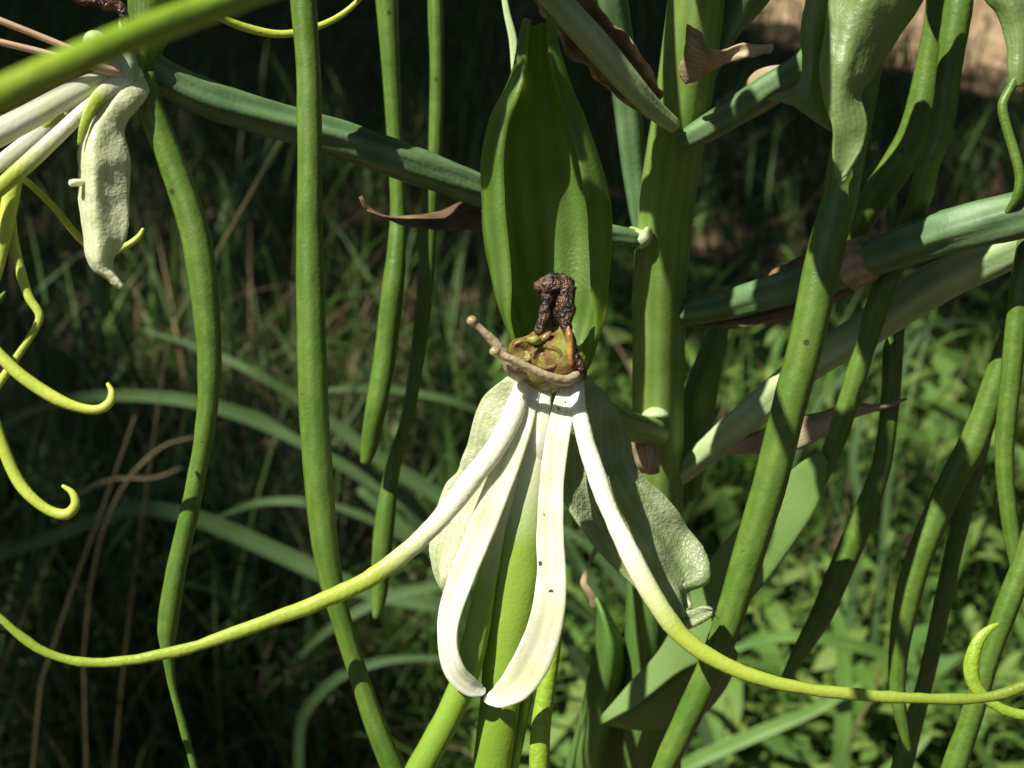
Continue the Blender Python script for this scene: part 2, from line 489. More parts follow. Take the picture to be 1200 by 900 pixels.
#@@SETTING
# ------------------------------------------------------------------ ground
def make_ground():
    xs = np.concatenate([-np.geomspace(60, 2.2, 14), np.linspace(-2, 2, 101), np.geomspace(2.2, 60, 14)])
    ys = np.concatenate([-np.geomspace(60, 0.4, 14), np.linspace(-0.2, 4, 106), np.geomspace(4.3, 120, 16)])
    V, F = [], []
    for y in ys:
        for x in xs:
            z = 0.02 * mnoise.noise(Vector((x * 2.2, y * 2.2, 0))) + 0.008 * mnoise.noise(Vector((x * 9, y * 9, 3)))
            V.append((x, y, z))
    n = len(xs)
    for i in range(len(ys) - 1):
        for j in range(n - 1):
            a = i * n + j
            F.append((a, a + 1, a + n + 1, a + n))
    return struct(mesh_obj('ground', V, F, M['soil']))
make_ground()

def make_sand():
    V, F = [(0.78, 2.62, 0.012)], []
    n = 72
    for ring in (0.35, 0.7, 1.0):
        for k in range(n):
            a = 2 * math.pi * k / n
            r = ring * (1 + 0.16 * mnoise.noise(Vector((math.cos(a) * 2, math.sin(a) * 2, 1))) + 0.07 * mnoise.noise(Vector((math.cos(a) * 7, math.sin(a) * 7, 5))))
            x, y = 0.78 + 0.50 * r * math.cos(a), 2.62 + 0.92 * r * math.sin(a)
            z = 0.02 * mnoise.noise(Vector((x * 2.2, y * 2.2, 0))) + 0.008 * mnoise.noise(Vector((x * 9, y * 9, 3)))
            V.append((x, y, z + (0.006 if ring < 1 else -0.001)))
    for k in range(n):
        F.append((0, 1 + k, 1 + (k + 1) % n))
        for q in range(2):
            F.append((1 + q * n + k, 1 + (q + 1) * n + k, 1 + (q + 1) * n + (k + 1) % n, 1 + q * n + (k + 1) % n))
    return struct(mesh_obj('sandy_path', V, F, M['sand']))
make_sand()

def gz(x, y):
    return 0.02 * mnoise.noise(Vector((x * 2.2, y * 2.2, 0))) + 0.008 * mnoise.noise(Vector((x * 9, y * 9, 3)))

def blades(name, n, mat, hmin, hmax, wmin, wmax, seg=6, ymin=0.42, ymax=4.0, lean=0.9, power=1.6, clump=0.0, keep=None, seed=1):
    r = np.random.default_rng(seed)
    y = ymin + (ymax - ymin) * r.random(n) ** power
    x = (r.random(n) * 2 - 1) * (0.50 * y + 0.28)
    if clump:
        k = int(n / 22)
        cx, cy = x[:k], y[:k]
        pick = r.integers(0, k, n)
        m = r.random(n) < 0.85
        x = np.where(m, cx[pick] + r.normal(0, clump, n), x)
        y = np.where(m, cy[pick] + r.normal(0, clump, n), y)
    ok = y > ymin
    if keep is not None:
        ok &= np.array([keep(a, b) for a, b in zip(x, y)])
    x, y = x[ok], y[ok]
    n = len(x)
    h = hmin + (hmax - hmin) * r.random(n) ** 1.4
    wd = (wmin + (wmax - wmin) * r.random(n) ** 2) * (0.6 + 0.4 * h / hmax)
    az = r.random(n) * 2 * np.pi
    le = lean * (0.15 + r.random(n) ** 1.2) 
    curl = (r.random(n) - 0.2) * 1.3
    z0 = np.array([gz(a, b) for a, b in zip(x, y)]) - 0.004
    t = np.linspace(0, 1, seg + 1)
    P = np.zeros((n, seg + 1, 3))
    ang = np.zeros((n, seg + 1))
    ang[:] = le[:, None] * 0.35 + (le + curl)[:, None] * t[None]
    ang = np.clip(ang, -2.4, 2.4)
    ds = h[:, None] / seg
    dx = np.sin(ang) * ds
    dz = np.cos(ang) * ds
    hx = np.concatenate([np.zeros((n, 1)), np.cumsum(dx[:, :-1], 1)], 1)
    hz = np.concatenate([np.zeros((n, 1)), np.cumsum(dz[:, :-1], 1)], 1)
    P[..., 0] = x[:, None] + hx * np.cos(az)[:, None]
    P[..., 1] = y[:, None] + hx * np.sin(az)[:, None]
    P[..., 2] = np.maximum(z0[:, None] + hz, z0[:, None] + 0.001)
    P[..., 1] = np.maximum(P[..., 1], 0.30)
    wt = wd[:, None] * np.minimum(1, (1.05 - t) * 1.6)[None] * 0.5
    ta = az + np.pi / 2 + r.normal(0, 0.5, n)
    side = np.stack([np.cos(ta), np.sin(ta), r.normal(0, 0.25, n)], 1)[:, None]
    A = P + side * wt[..., None]
    B = P - side * wt[..., None]
    C = P.copy(); C[..., 2] -= wt * 0.45                         # folded midrib
    V = np.stack([A, C, B], 2).reshape(-1, 3)
    base = (np.arange(n) * (seg + 1) * 3)[:, None, None]
    k = (np.arange(seg) * 3)[None, :, None]
    q = np.array([[0, 1, 4, 3], [1, 2, 5, 4]])
    F = (base[..., None] + k[..., None] + q[None, None]).reshape(-1, 4)
    rnd = np.repeat(r.random(n), (seg + 1) * 3)
    o = fast_mesh(name, V, F, mat, rnd)
    o['kind'] = 'stuff'
    return o

def fast_mesh(name, V, F, mat, rnd):
    me = bpy.data.meshes.new(name)
    me.vertices.add(len(V)); me.vertices.foreach_set('co', V.astype(np.float32).ravel())
    k = F.shape[1]
    me.loops.add(F.size); me.loops.foreach_set('vertex_index', F.astype(np.int32).ravel())
    me.polygons.add(len(F))
    me.polygons.foreach_set('loop_start', np.arange(0, F.size, k, dtype=np.int32))
    me.polygons.foreach_set('use_smooth', np.ones(len(F), bool))
    at = me.attributes.new('rnd', 'FLOAT', 'POINT'); at.data.foreach_set('value', rnd.astype(np.float32))
    me.materials.append(mat)
    me.update(); me.validate()
    o = bpy.data.objects.new(name, me)
    COL.objects.link(o)
    return o

def thin_grass(x, y):       # weeds replace the grass where the sun gets in
    return bare(x, y) and not (x > 0.0 and y < 1.1 and nrng.random() < 0.7)

def bare(x, y):       # a bare sandy patch further back on the right
    return not (((x - 0.78) / 0.50) ** 2 + ((y - 2.62) / 0.92) ** 2 < 1 and nrng.random() < 0.93)

g = blades('grass', 30000, M['grass'], 0.05, 0.20, 0.0012, 0.0042, clump=0.035, keep=thin_grass, seed=3)
g['label'] = 'tangled green grass covering the shaded ground behind the orchid'; g['category'] = 'grass'
g = blades('dead_grass', 4500, M['drygrass'], 0.05, 0.18, 0.0008, 0.0026, lean=1.6, clump=0.05, keep=bare, seed=5)
g['label'] = 'brown dead grass stalks tangled among the green grass'; g['category'] = 'dead grass'

def leaflets(name, n, mat, lmin, lmax, zmax, region, seed, flatness):
    r = np.random.default_rng(seed)
    pts = []
    while len(pts) < n:
        x, y = region(r)
        pts.append((x, y))
    P = np.array(pts)
    z = np.array([gz(a, b) for a, b in P]) + 0.002 + zmax * r.random(n) ** 1.5
    c = np.column_stack([P, z])
    az = r.random(n) * 2 * np.pi
    tilt = r.normal(0, flatness, n)
    d = np.stack([np.cos(az) * np.cos(tilt), np.sin(az) * np.cos(tilt), np.sin(tilt)], 1)
    roll = r.normal(0, flatness, n)
    s = np.stack([-np.sin(az) * np.cos(roll), np.cos(az) * np.cos(roll), np.sin(roll)], 1)
    nn = np.cross(d, s)
    l = lmin + (lmax - lmin) * r.random(n)
    wd = l * (0.07 + 0.11 * r.random(n))
    prof = [(-0.5, 0.05), (-0.25, 0.8), (0.05, 1.0), (0.3, 0.7), (0.5, 0.03)]
    rows = []
    for t, ww in prof:
        bendz = -0.5 * (t + 0.1) ** 2 * l
        ctr = c + d * (t * l)[:, None] + nn * bendz[:, None]
        rows.append(np.stack([ctr + s * (ww * wd)[:, None], ctr - nn * (0.2 * ww * wd)[:, None], ctr - s * (ww * wd)[:, None]], 1))
    V = np.stack(rows, 1).reshape(-1, 3)
    k = len(prof)
    base = (np.arange(n) * k * 3)[:, None, None, None]
    kk = (np.arange(k - 1) * 3)[None, :, None, None]
    q = np.array([[0, 1, 4, 3], [1, 2, 5, 4]])[None, None]
    F = (base + kk + q).reshape(-1, 4)
    o = fast_mesh(name, V, F, mat, np.repeat(r.random(n), k * 3))
    o['kind'] = 'stuff'
    return o

def reg_all(r):
    y = 0.45 + 3.2 * r.random() ** 1.6
    return (r.random() * 2 - 1) * (0.5 * y + 0.25), y
def reg_right(r):
    y = 0.37 + 0.50 * r.random() ** 1.3
    return -0.01 + (0.5 * y) * r.random(), y
g = leaflets('leaf_litter', 2600, M['litter'], 0.010, 0.035, 0.008, reg_all, 21, 0.35)
g['label'] = 'brown fallen leaves and bits littering the soil under the grass'; g['category'] = 'leaf litter'
g = leaflets('ground_cover', 5200, M['herb'], 0.008, 0.036, 0.11, reg_right, 22, 0.6)
g['label'] = 'small green weed leaves filling the sunlit ground behind the orchid stem'; g['category'] = 'weeds'
def sunny(x, y):
    return x > -0.02 and y < 0.80 and nrng.random() < 1.5 - y
g = blades('sunlit_grass', 42000, M['herb'], 0.04, 0.15, 0.0010, 0.0038, ymin=0.37, ymax=1.1, lean=1.2, power=1.1, clump=0.03, keep=sunny, seed=31)
g['label'] = 'fine fresh grass catching the sun behind the slanting spurs'; g['category'] = 'grass'
g = blades('short_grass', 5000, M['grass'], 0.03, 0.12, 0.0010, 0.0034, ymin=0.37, ymax=0.9, lean=1.3, power=1.1, clump=0.03, seed=33)
g['label'] = 'short tangled grass at the foot of the orchid'; g['category'] = 'grass'
g = leaflets('low_weeds', 2200, M['herb'], 0.008, 0.024, 0.05, reg_all, 23, 0.6)
g['label'] = 'low sparse weed leaves scattered through the shaded grass'; g['category'] = 'weeds'

# ------------------------------------------------------------------ shade tree behind the photographer
def shade_tree():
    root = thing('shade_tree', 'leafy shade tree standing behind the orchid viewpoint, crown overhead', 'tree', (-3.3, -1.5, 0))
    pts = np.array([(-3.3, -1.5, -0.1), (-3.25, -1.45, 0.9), (-3.0, -1.2, 1.8), (-2.5, -0.8, 2.6), (-2.1, -0.3, 3.2)])
    C = catmull(np.column_stack([pts, [0.13, 0.11, 0.09, 0.065, 0.03]]), 24)
    tube_world('trunk', C[:, :3], C[:, 3], M['bark'], root, sides=12, rough=0.01, rs=8, face=(0, 1, 0.2))
    for k in range(7):
        a = k * 0.9
        s = Vector((-2.6 + 0.1 * k, -0.9 + 0.12 * k, 2.45 + 0.1 * k))
        e = s + Vector((math.cos(a) * 1.1, math.sin(a) * 1.0, 0.55))
        C = catmull(np.array([(*s, 0.035), (*((s + e) / 2 + Vector((0, 0, 0.15))), 0.022), (*e, 0.008)]), 10)
        tube_world('limb', C[:, :3], C[:, 3], M['bark'], root, sides=7, face=(0, 1, 0.3))
    r = np.random.default_rng(4)
    n = 0
    V, F, rn = [], [], []
    target = U(600, 420, 105)
    while n < 60000:
        # aim each leaf at the ground it shades: patches of shade with gaps between
        gx, gy = r.uniform(-1.8, 4.4), r.uniform(0.2, 6.2)
        z = r.uniform(2.3, 3.6)
        k = z / SUN.z
        c = Vector((gx, gy, 0)) + SUN * k
        # gaps: clumpy crown
        pn = mnoise.noise(Vector((gx * 1.9 + 3.1, gy * 1.9, 0.4))) + 0.5 * mnoise.noise(Vector((gx * 5.3, gy * 5.3, 4)))
        lim = -0.30 if gy < 0.9 else -0.9
        if gx > -0.02 and gy < 0.74 and gx < 0.85:                          # open to the sun here, dappled
            pn, lim = mnoise.noise(Vector((gx * 8, gy * 8, 2.5))), 0.34
        if (gx - 0.80) ** 2 / 0.36 + (gy - 2.66) ** 2 / 1.1 < 1: continue
        if pn < lim: continue
        # keep the sun on the orchid itself
        tp = Vector((gx, gy, 0)) + SUN * (0.36 / SUN.z)
        if abs(tp.x) < 0.17 and abs(tp.y - 0.13) < 0.20: continue
        l = r.uniform(0.03, 0.06) * (1 if gy < 1.4 and gx < 0.8 else 1.6)
        az = r.uniform(0, 2 * math.pi)
        d = Vector((math.cos(az), math.sin(az), r.normal(0, 0.35))).normalized()
        s = d.cross(Vector((r.normal(0, 0.3), r.normal(0, 0.3), 1))).normalized()
        b = len(V)
        V += [c - d * l, c + s * l * 0.42 - d * l * 0.1, c + d * l, c - s * l * 0.42 - d * l * 0.1, c - Vector((0, 0, l * 0.12))]
        F += [(b, b + 1, b + 4), (b + 1, b + 2, b + 4), (b + 2, b + 3, b + 4), (b + 3, b, b + 4)]
        n += 1
    o = mesh_obj('crown', V, F, M['crown'], root, smooth=False)
    o['kind'] = 'stuff'
shade_tree()

def sky_block_shrub(x, y, h, seed, label):  # unseen bushes added in a ring to block low sky light
    root = thing('sky_block_shrub', label, 'sky_block_shrub', (x, y, 0), 'added shrubs blocking low sky')
    r = np.random.default_rng(seed)
    C = catmull(np.array([(x, y, -0.05, 0.05), (x + 0.05, y, h * 0.4, 0.035), (x - 0.05, y + 0.05, h * 0.8, 0.012)]), 10)
    tube_world('stem', C[:, :3], C[:, 3], M['bark'], root, sides=8, face=(0, 1, 0.3))
    n = 1500
    d = r.normal(size=(n, 3)); d /= np.linalg.norm(d, axis=1, keepdims=True)
    lump = np.array([1 + 0.35 * mnoise.noise(Vector(q * 2.2) + Vector((seed, 0, 0))) for q in d])
    c = d * (r.random(n) ** 0.4 * lump)[:, None] * np.array([1.1, 1.1, h * 0.52]) + np.array([x, y, h * 0.52])
    c[:, 2] = np.maximum(c[:, 2], 0.05)
    a = r.normal(size=(n, 3)); a /= np.linalg.norm(a, axis=1, keepdims=True)
    b = np.cross(a, r.normal(size=(n, 3))); b /= np.linalg.norm(b, axis=1, keepdims=True)
    l = r.uniform(0.08, 0.16, n)[:, None]
    V = np.stack([c - a * l, c + b * l * 0.42, c + a * l, c - b * l * 0.42], 1).reshape(-1, 3)
    o = mesh_obj('foliage', V, np.arange(n * 4).reshape(-1, 4).tolist(), M['crown'], root, smooth=False)
    o['kind'] = 'stuff'
for k in range(14):
    a = 2 * math.pi * k / 14
    sky_block_shrub(5.0 * math.sin(a), 1.0 + 5.2 * math.cos(a), 2.6 + 0.5 * math.sin(k * 2.3), 50 + k, 'dense dark green shrub added out of view to block low sky light')
#@@PLANT
# ------------------------------------------------------------------ orchid plant: stem, leaves, bracts
Y0 = 0.1178
def dstem(py):
    return 1000 * Y0 / (math.cos(PITCH) - math.sin(PITCH) * (py - 450) / FPX)
base_pt = U(764, 900, dstem(900))
plant = thing('orchid_plant', 'thick green orchid stem with leaves and withered bracts behind the flowers', 'orchid plant', (base_pt.x, base_pt.y, 0))
spts = [(905, -620), (875, -430), (845, -260), (822, -80), (815, 0), (802, 100), (786, 200), (774, 300), (771, 400), (770, 500), (770, 600), (768, 750), (764, 900)]
P = [U(x, y, dstem(y)) for x, y in spts]
P += [Vector((base_pt.x, base_pt.y, z)) for z in (base_pt.z * 0.66, base_pt.z * 0.33, -0.01)]
R = [0.0016, 0.0018, 0.0021, 0.0023, 0.00235, 0.0024, 0.00242, 0.00242, 0.0024, 0.0024, 0.0024, 0.0026, 0.0028, 0.0031, 0.0034, 0.0036]
C = catmull(np.column_stack([np.array(P), R]), 90)
tube_world('stem', C[:, :3], C[:, 3], M['stem'], plant, sides=28, ribs=(5, 0.035, 0.05), rough=0.00006, rs=300)

# clasping leaf behind the lip with a withered twisted tip
sheet('leaf', [
    [(694, 700, 139), (698, 698, 138), (703, 702, 140)],
    [(700, 728, 140), (708, 724, 137), (718, 730, 141)],
    [(697, 765, 142), (716, 760, 137), (736, 768, 143)],
    [(688, 800, 145), (714, 800, 139), (742, 800, 146)],
    [(676, 850, 150), (706, 850, 143), (734, 850, 151)],
    [(662, 905, 155), (696, 905, 148), (728, 905, 156)],
    [(655, 1000, 166), (696, 1000, 160), (730, 1000, 167)]], M['leaf'], plant, nu=14, nv=36, th=0.35, wr=0.25, ws=160)
tube('leaf_tip', [(690, 603, 138, 5), (697, 622, 138, 14), (699, 640, 138, 9), (690, 662, 138, 6), (684, 682, 138, 8), (692, 697, 138, 9), (699, 712, 138.5, 10)],
     M['dry'], plant, flat=0.45, rough=0.0001, rs=900, twist=[0, 1, 2, 2.6, 3.2, 3.6, 3.6])
# broad pale leaf folded back behind the spurs
sheet('leaf', [
    [(700, 844, 138), (702, 846, 138), (705, 849, 138)],
    [(738, 802, 137), (742, 815, 136.5), (748, 826, 136)],
    [(772, 765, 135), (782, 780, 134), (796, 789, 133)],
    [(800, 715, 132), (815, 745, 130.5), (832, 768, 129)],
    [(835, 655, 128), (855, 690, 126.5), (878, 706, 125)],
    [(885, 592, 123.5), (908, 625, 122), (930, 640, 121)],
    [(930, 548, 120), (945, 570, 119.2), (960, 585, 118.6)],
    [(962, 528, 118), (966, 535, 118), (971, 542, 118)]], M['leaf_pale'], plant, nu=12, nv=40, th=0.35, wr=0.45, ws=110, edge=0.5)
sheet('leaf', [
    [(702, 847, 138.8), (708, 850, 139), (718, 853, 140)],
    [(748, 826, 136.8), (755, 845, 139), (768, 856, 141)],
    [(796, 790, 133.8), (802, 820, 137), (815, 842, 140)],
    [(832, 769, 129.8), (842, 790, 133), (852, 806, 137)],
    [(850, 745, 128.5), (858, 757, 132), (864, 765, 135)]], M['leaf'], plant, nu=10, nv=20, th=0.3, wr=0.2, ws=150)
# sheathing leaf base on the stem
sheet('leaf_sheath', [
    [(738, 640, 136), (765, 632, 133), (796, 640, 136)],
    [(734, 700, 138), (764, 700, 134), (798, 700, 138)],
    [(732, 780, 141), (764, 780, 137), (800, 780, 141)],
    [(728, 860, 145), (760, 860, 141), (798, 860, 145)],
    [(722, 960, 153), (755, 960, 148), (796, 960, 153)]], M['leaf'], plant, nu=12, nv=20, th=0.3, wr=0.12, ws=200)
sheet('leaf', [
    [(838, 372, 132), (848, 366, 132), (856, 378, 132)],
    [(818, 415, 134), (834, 415, 132.5), (846, 418, 134)],
    [(798, 470, 136), (818, 475, 134), (836, 474, 136)],
    [(796, 530, 139), (815, 535, 137), (832, 528, 139)],
    [(798, 580, 141), (810, 588, 140), (820, 580, 141)]], M['leaf'], plant, nu=10, nv=20, th=0.35, wr=0.25, ws=150)

# withered bracts
sheet('bract', [
    [(807, 27, 108), (800, 58, 110.5), (794, 84, 112.5), (803, 99, 112.5)],
    [(822, 42, 107), (816, 64, 109), (812, 84, 111), (814, 96, 112)],
    [(838, 55, 106), (836, 66, 107), (828, 82, 109), (824, 90, 110)],
    [(868, 54, 105), (866, 60, 105.5), (860, 68, 106), (855, 72, 106.5)],
    [(892, 52, 104.5), (893, 58, 104.5), (890, 63, 104.5), (886, 66, 105)],
    [(903, 52, 104), (905, 55, 104), (904, 58, 104), (901, 60, 104)]], M['dry'], plant, nu=16, nv=26, th=0.15, wr=0.5, ws=350, fine=0.2)
sheet('bract', [      # thin brown bract left of the hood
    [(420, 230, 113.5), (422, 231, 113.5), (424, 229, 113.5)],
    [(430, 248, 114), (434, 250, 114), (438, 246, 114)],
    [(465, 257, 115), (468, 260, 114.5), (470, 264, 114)],
    [(510, 247, 116.5), (512, 260, 115), (514, 271, 114)],
    [(560, 235, 118), (562, 252, 116), (565, 269, 115)],
    [(630, 256, 119), (634, 264, 118.4), (638, 272, 118)],
    [(706, 272, 122), (712, 278, 121.4), (718, 286, 121.4)],
    [(746, 280, 123.5), (748, 284, 123), (750, 288, 123)]], M['dry_dark'], plant, nu=8, nv=40, th=0.16, wr=0.3, ws=250)
sheet('bract', [      # bract edging the pale upper ovary
    [(628, 0, 109), (666, -10, 109.5), (692, -22, 108)],
    [(652, 44, 110), (688, 28, 111), (708, 12, 109)],
    [(676, 72, 111), (710, 52, 112), (732, 38, 110)],
    [(700, 98, 112.5), (732, 78, 113.5), (750, 62, 111.5)],
    [(732, 122, 114), (752, 100, 115), (768, 86, 113)],
    [(758, 140, 115.4), (768, 124, 116), (778, 112, 114.6)]], M['dry'], plant, nu=14, nv=50, th=0.15, wr=0.6, ws=420, edge=2.2)
sheet('bract', [
    [(918, 76, 114.5), (926, 84, 114), (938, 100, 115)],
    [(886, 82, 115.5), (896, 95, 115), (912, 122, 116.5)],
    [(862, 108, 116.5), (872, 120, 116), (880, 140, 117)],
    [(830, 140, 117.5), (838, 148, 117), (842, 158, 118)]], M['dry'], plant, nu=10, nv=20, th=0.15, wr=0.3, ws=350, edge=0.8)
sheet('bract', [      # under the long right-hand ovary
    [(796, 374, 127.5), (800, 380, 127), (806, 376, 128)],
    [(840, 352, 126.5), (845, 382, 124), (856, 378, 125)],
    [(890, 330, 124), (905, 376, 121.5), (925, 366, 121)],
    [(938, 300, 121), (962, 360, 118.5), (985, 338, 117.5)],
    [(985, 282, 118.5), (1000, 335, 116.6), (1016, 318, 116)]], M['dry_dark'], plant, nu=10, nv=24, th=0.15, wr=0.3, ws=300, edge=0.8)
# ring of dry bract round that ovary
Pn = np.array([U(x, y, d) for x, y, d in [(993, 313, 116.7), (1004, 308, 116.1), (1019, 303, 115.4)]])
tube_world('bract', catmull(Pn, 8), np.linspace(29, 26, 9) * px2m(116), M['dry'], plant, sides=24, rough=0.00012, rs=700, ribs=(9, 0.03, 0))
sheet('bract', [      # dead leaf under the lower right-hand ovary
    [(834, 528, 131), (838, 531, 131), (842, 534, 131)],
    [(872, 512, 129.5), (880, 522, 129), (890, 532, 129)],
    [(920, 494, 128), (928, 508, 127), (935, 528, 127)],
    [(985, 474, 127), (990, 482, 126), (992, 494, 126)],
    [(1030, 474, 126), (1032, 477, 125.5), (1033, 480, 126)],
    [(1062, 466, 125), (1063, 467, 125), (1064, 468, 125)]], M['dry'], plant, nu=8, nv=30, th=0.16, wr=0.5, ws=200, edge=0.6)
sheet('bract', [      # crumpled bract at the node behind the flower
    [(740, 508, 127), (752, 500, 126), (768, 506, 127.5)],
    [(742, 530, 127), (756, 530, 125), (772, 532, 127.5)],
    [(752, 552, 128), (762, 556, 126), (774, 552, 128)]], M['dry'], plant, nu=10, nv=12, th=0.15, wr=0.6, ws=400)
blob('node', 768, 488, 128.5, 17, 16, 14, M['ovary_pale'], plant, fn=lambda q: 0.75 + 0.25 * q.y if q.y < 0 else 1 - 0.3 * q.y)
tube('node', [(738, 278, 122.5, 26), (750, 280, 122, 24), (757, 276, 121.5, 18), (760, 268, 121, 8)], M['ovary_pale'], plant)
tube('side_shoot', [(712, -60, 118, 38), (718, 0, 120, 36), (727, 60, 122, 34), (735, 120, 123.5, 33), (743, 200, 125, 28), (752, 272, 126, 20), (766, 330, 127, 14)],
     M['ovary'], plant)
tube('flower_bud', [(884, -60, 116, 80), (876, -20, 116, 66), (866, 10, 116.5, 44), (856, 34, 117, 26), (846, 60, 117.5, 16), (824, 110, 118, 12)], M['ovary'], plant, ribs=(4, 0.08, 0.1))

# ------------------------------------------------------------------ the flower in focus
F0 = thing('orchid_flower', 'white spidery orchid flower with upright green hood and withered brown anther', 'flower', U(640, 450, 107))
def hood(name, table, parent, mat_, nu=44, nv=70, th=0.26, tilt=lambda y: 0):
    T = catmull(np.array(table, float), nv)
    rows = []
    for y, L_, R_, A, D, d in T:
        cx, W = (L_ + R_) / 2, (R_ - L_) / 2
        r = []
        for j in range(nu + 1):
            a = rad(A) * (2 * j / nu - 1)
            dd = D * math.cos(a)
            q = math.degrees(a)
            ridge = 5.0 * (math.exp(-((q + 36) / 6) ** 2) + 0.6 * math.exp(-((q - 6) / 7) ** 2) + 0.35 * math.exp(-((q + 14) / 5) ** 2) + 0.4 * math.exp(-((q - 38) / 6) ** 2)) * min(1, W / 60)
            lob = 9 * math.exp(-((y - 26) / 14) ** 2) * (0.5 + 0.5 * math.cos(2 * (abs(a) - rad(115)))) - 4 * math.exp(-((y - 26) / 14) ** 2)
            r.append((cx + W * math.sin(a), y - lob - (3 if a > 0 and y < 40 else 0), d + (dd - ridge) * px2m(d) * 1000))
        rows.append(r)
    return sheet(name, rows, mat_, parent, nu=nu, nv=nv, th=th, wr=0.22, ws=170, fine=0.03, fs=2000)
hood('hood', [
    (26, 614, 648, 150, 17, 103.6), (34, 611, 651, 150, 19, 103.9), (48, 607, 654, 150, 21, 104.2), (70, 603, 659, 150, 24, 104.5),
    (92, 598, 665, 150, 30, 104.8), (115, 588, 673, 146, 38, 105), (145, 574, 686, 142, 36, 105.3), (190, 565.5, 702, 140, 40, 105.6),
    (240, 565, 713, 140, 42, 105.8), (290, 571, 716, 139, 42, 105.9), (340, 581, 712, 134, 42, 105.8), (380, 593, 705, 118, 50, 105.6),
    (410, 603, 696, 108, 42, 105.4), (434, 614, 686, 98, 34, 105.2)], F0, M['hood'])
# lateral sepals
sheet('lateral_sepal', [
    [(594, 441, 105.6), (610, 444, 105.2), (624, 450, 105.2)],
    [(566, 466, 106.4), (590, 478, 105.6), (616, 490, 105.4)],
    [(554, 500, 106.8), (580, 514, 105.8), (606, 530, 105.6)],
    [(546, 532, 107.2), (572, 552, 106.0), (600, 570, 105.8)],
    [(538, 552, 107.4), (562, 582, 106.1), (590, 610, 105.9)],
    [(521, 568, 107.2), (546, 612, 106.0), (576, 640, 105.9)],
    [(508, 608, 106.8), (530, 648, 105.5), (562, 668, 105.9)],
    [(502, 650, 106.2), (520, 676, 104.9), (546, 694, 105.8)],
    [(509, 684, 105.9), (521, 692, 105.2), (536, 704, 105.6)],
    [(518, 698, 105.8), (524, 701, 105.5), (530, 705, 105.6)]], M['sepal'], F0, nu=30, nv=60, th=0.22, wr=0.34, ws=330, fine=0.08, fs=1500, edge=0.5, fn=lambda t, u: 0.22 * math.sin(u * 8 + 4 * t) * min(1, 3 * t))
sheet('lateral_sepal', [
    [(672, 446, 105.0), (690, 440, 105.6), (704, 452, 106.6)],
    [(666, 474, 105.2), (700, 472, 106.2), (727, 482, 107.2)],
    [(660, 512, 105.6), (702, 518, 106.8), (740, 514, 107.6)],
    [(656, 556, 106.2), (706, 566, 106.6), (748, 550, 107.8)],
    [(664, 594, 106.6), (722, 604, 107.2), (780, 582, 108.2)],
    [(690, 630, 106.9), (744, 638, 107.0), (806, 614, 108.3)],
    [(716, 662, 107.0), (766, 668, 106.9), (826, 646, 108.2)],
    [(746, 692, 107.2), (786, 694, 106.6), (828, 670, 107.8)],
    [(774, 714, 107.3), (796, 712, 106.4), (803, 690, 107.8)],
    [(790, 726, 107.2), (799, 724, 106.4), (804, 712, 107.4)],
    [(798, 733, 106.8), (804, 729, 106.0), (806, 722, 106.6)],
    [(818, 730, 106.2), (819, 722, 105.8), (820, 717, 106.2)],
    [(834, 717, 105.8), (835, 716, 105.8), (836, 714, 105.8)]], M['sepal_dull'], F0, nu=34, nv=70, th=0.22, wr=0.7, ws=260, fine=0.10, fs=1500, edge=0.4, seed=4, fn=lambda t, u: 0.55 * math.sin(u * 11 + 3.5 * t + 0.5) * min(1, 2.5 * t))
# lip: green middle lobe, white at its claw
tube('lip', [(633, 448, 104.2, 20), (628, 480, 104.2, 34), (618, 530, 104.0, 52), (610, 590, 103.9, 64), (604, 650, 103.8, 68), (598, 710, 103.8, 64),
             (591, 770, 103.9, 52), (586, 820, 104.1, 46), (580, 870, 104.4, 46), (572, 930, 104.8, 40), (566, 980, 105.2, 16)],
     M['lip'], F0, sides=26, step=8, flat=0.38, bend=-0.18, rough=0.00005, rs=500)
tube('lip_lobe', [(608, 520, 103.4, 14), (596, 570, 103.2, 18), (582, 622, 103.0, 21), (570, 680, 102.9, 25), (560, 735, 102.8, 29), (548, 785, 102.8, 31), (530, 830, 102.8, 31),
                  (508, 872, 102.8, 32), (484, 915, 102.8, 32), (455, 970, 103, 22)], M['lip'], F0, sides=20, flat=0.9, rough=0.00004, rs=700)
# white straps
tube('strap_petal', [(624, 446, 103.8, 24), (612, 485, 103.2, 30), (598, 530, 102.6, 32), (580, 580, 102.0, 32), (560, 630, 101.5, 31), (540, 680, 101.0, 30), (528, 720, 100.8, 28),
                     (526, 755, 100.9, 27), (534, 785, 101.2, 28), (549, 803, 101.6, 24), (562, 809, 102.0, 15), (569, 809, 102.2, 5)],
     M['white'], F0, sides=22, step=8, rough=0.00007, rs=330, flat=0.40, bend=0.34, twist=[0, 0, 0, 0, 0, 0.15, 0.4, 0.6, 0.5, 0.2, 0, 0])
tube('strap_petal', [(668, 446, 103.9, 22), (660, 480, 103.2, 26), (651, 530, 102.5, 28), (646, 580, 102.0, 29), (645, 630, 101.6, 32), (646, 680, 101.2, 36), (640, 725, 100.9, 41),
                     (626, 768, 101.0, 44), (607, 800, 101.3, 40), (588, 815, 101.7, 28), (575, 819, 102.1, 16), (567, 819, 102.3, 5)],
     M['white_spots'], F0, sides=22, step=8, rough=0.00007, rs=330, flat=0.28, bend=0.28, twist=[0, 0, 0, 0, 0, -0.1, -0.2, -0.2, -0.1, 0, 0, 0])
# central white claw
tube('claw', [(640, 448, 103.9, 14), (638, 468, 103.5, 16), (632, 500, 103.4, 26), (624, 540, 103.7, 24), (616, 580, 104.0, 10)], M['white'], F0, sides=16, flat=0.4)
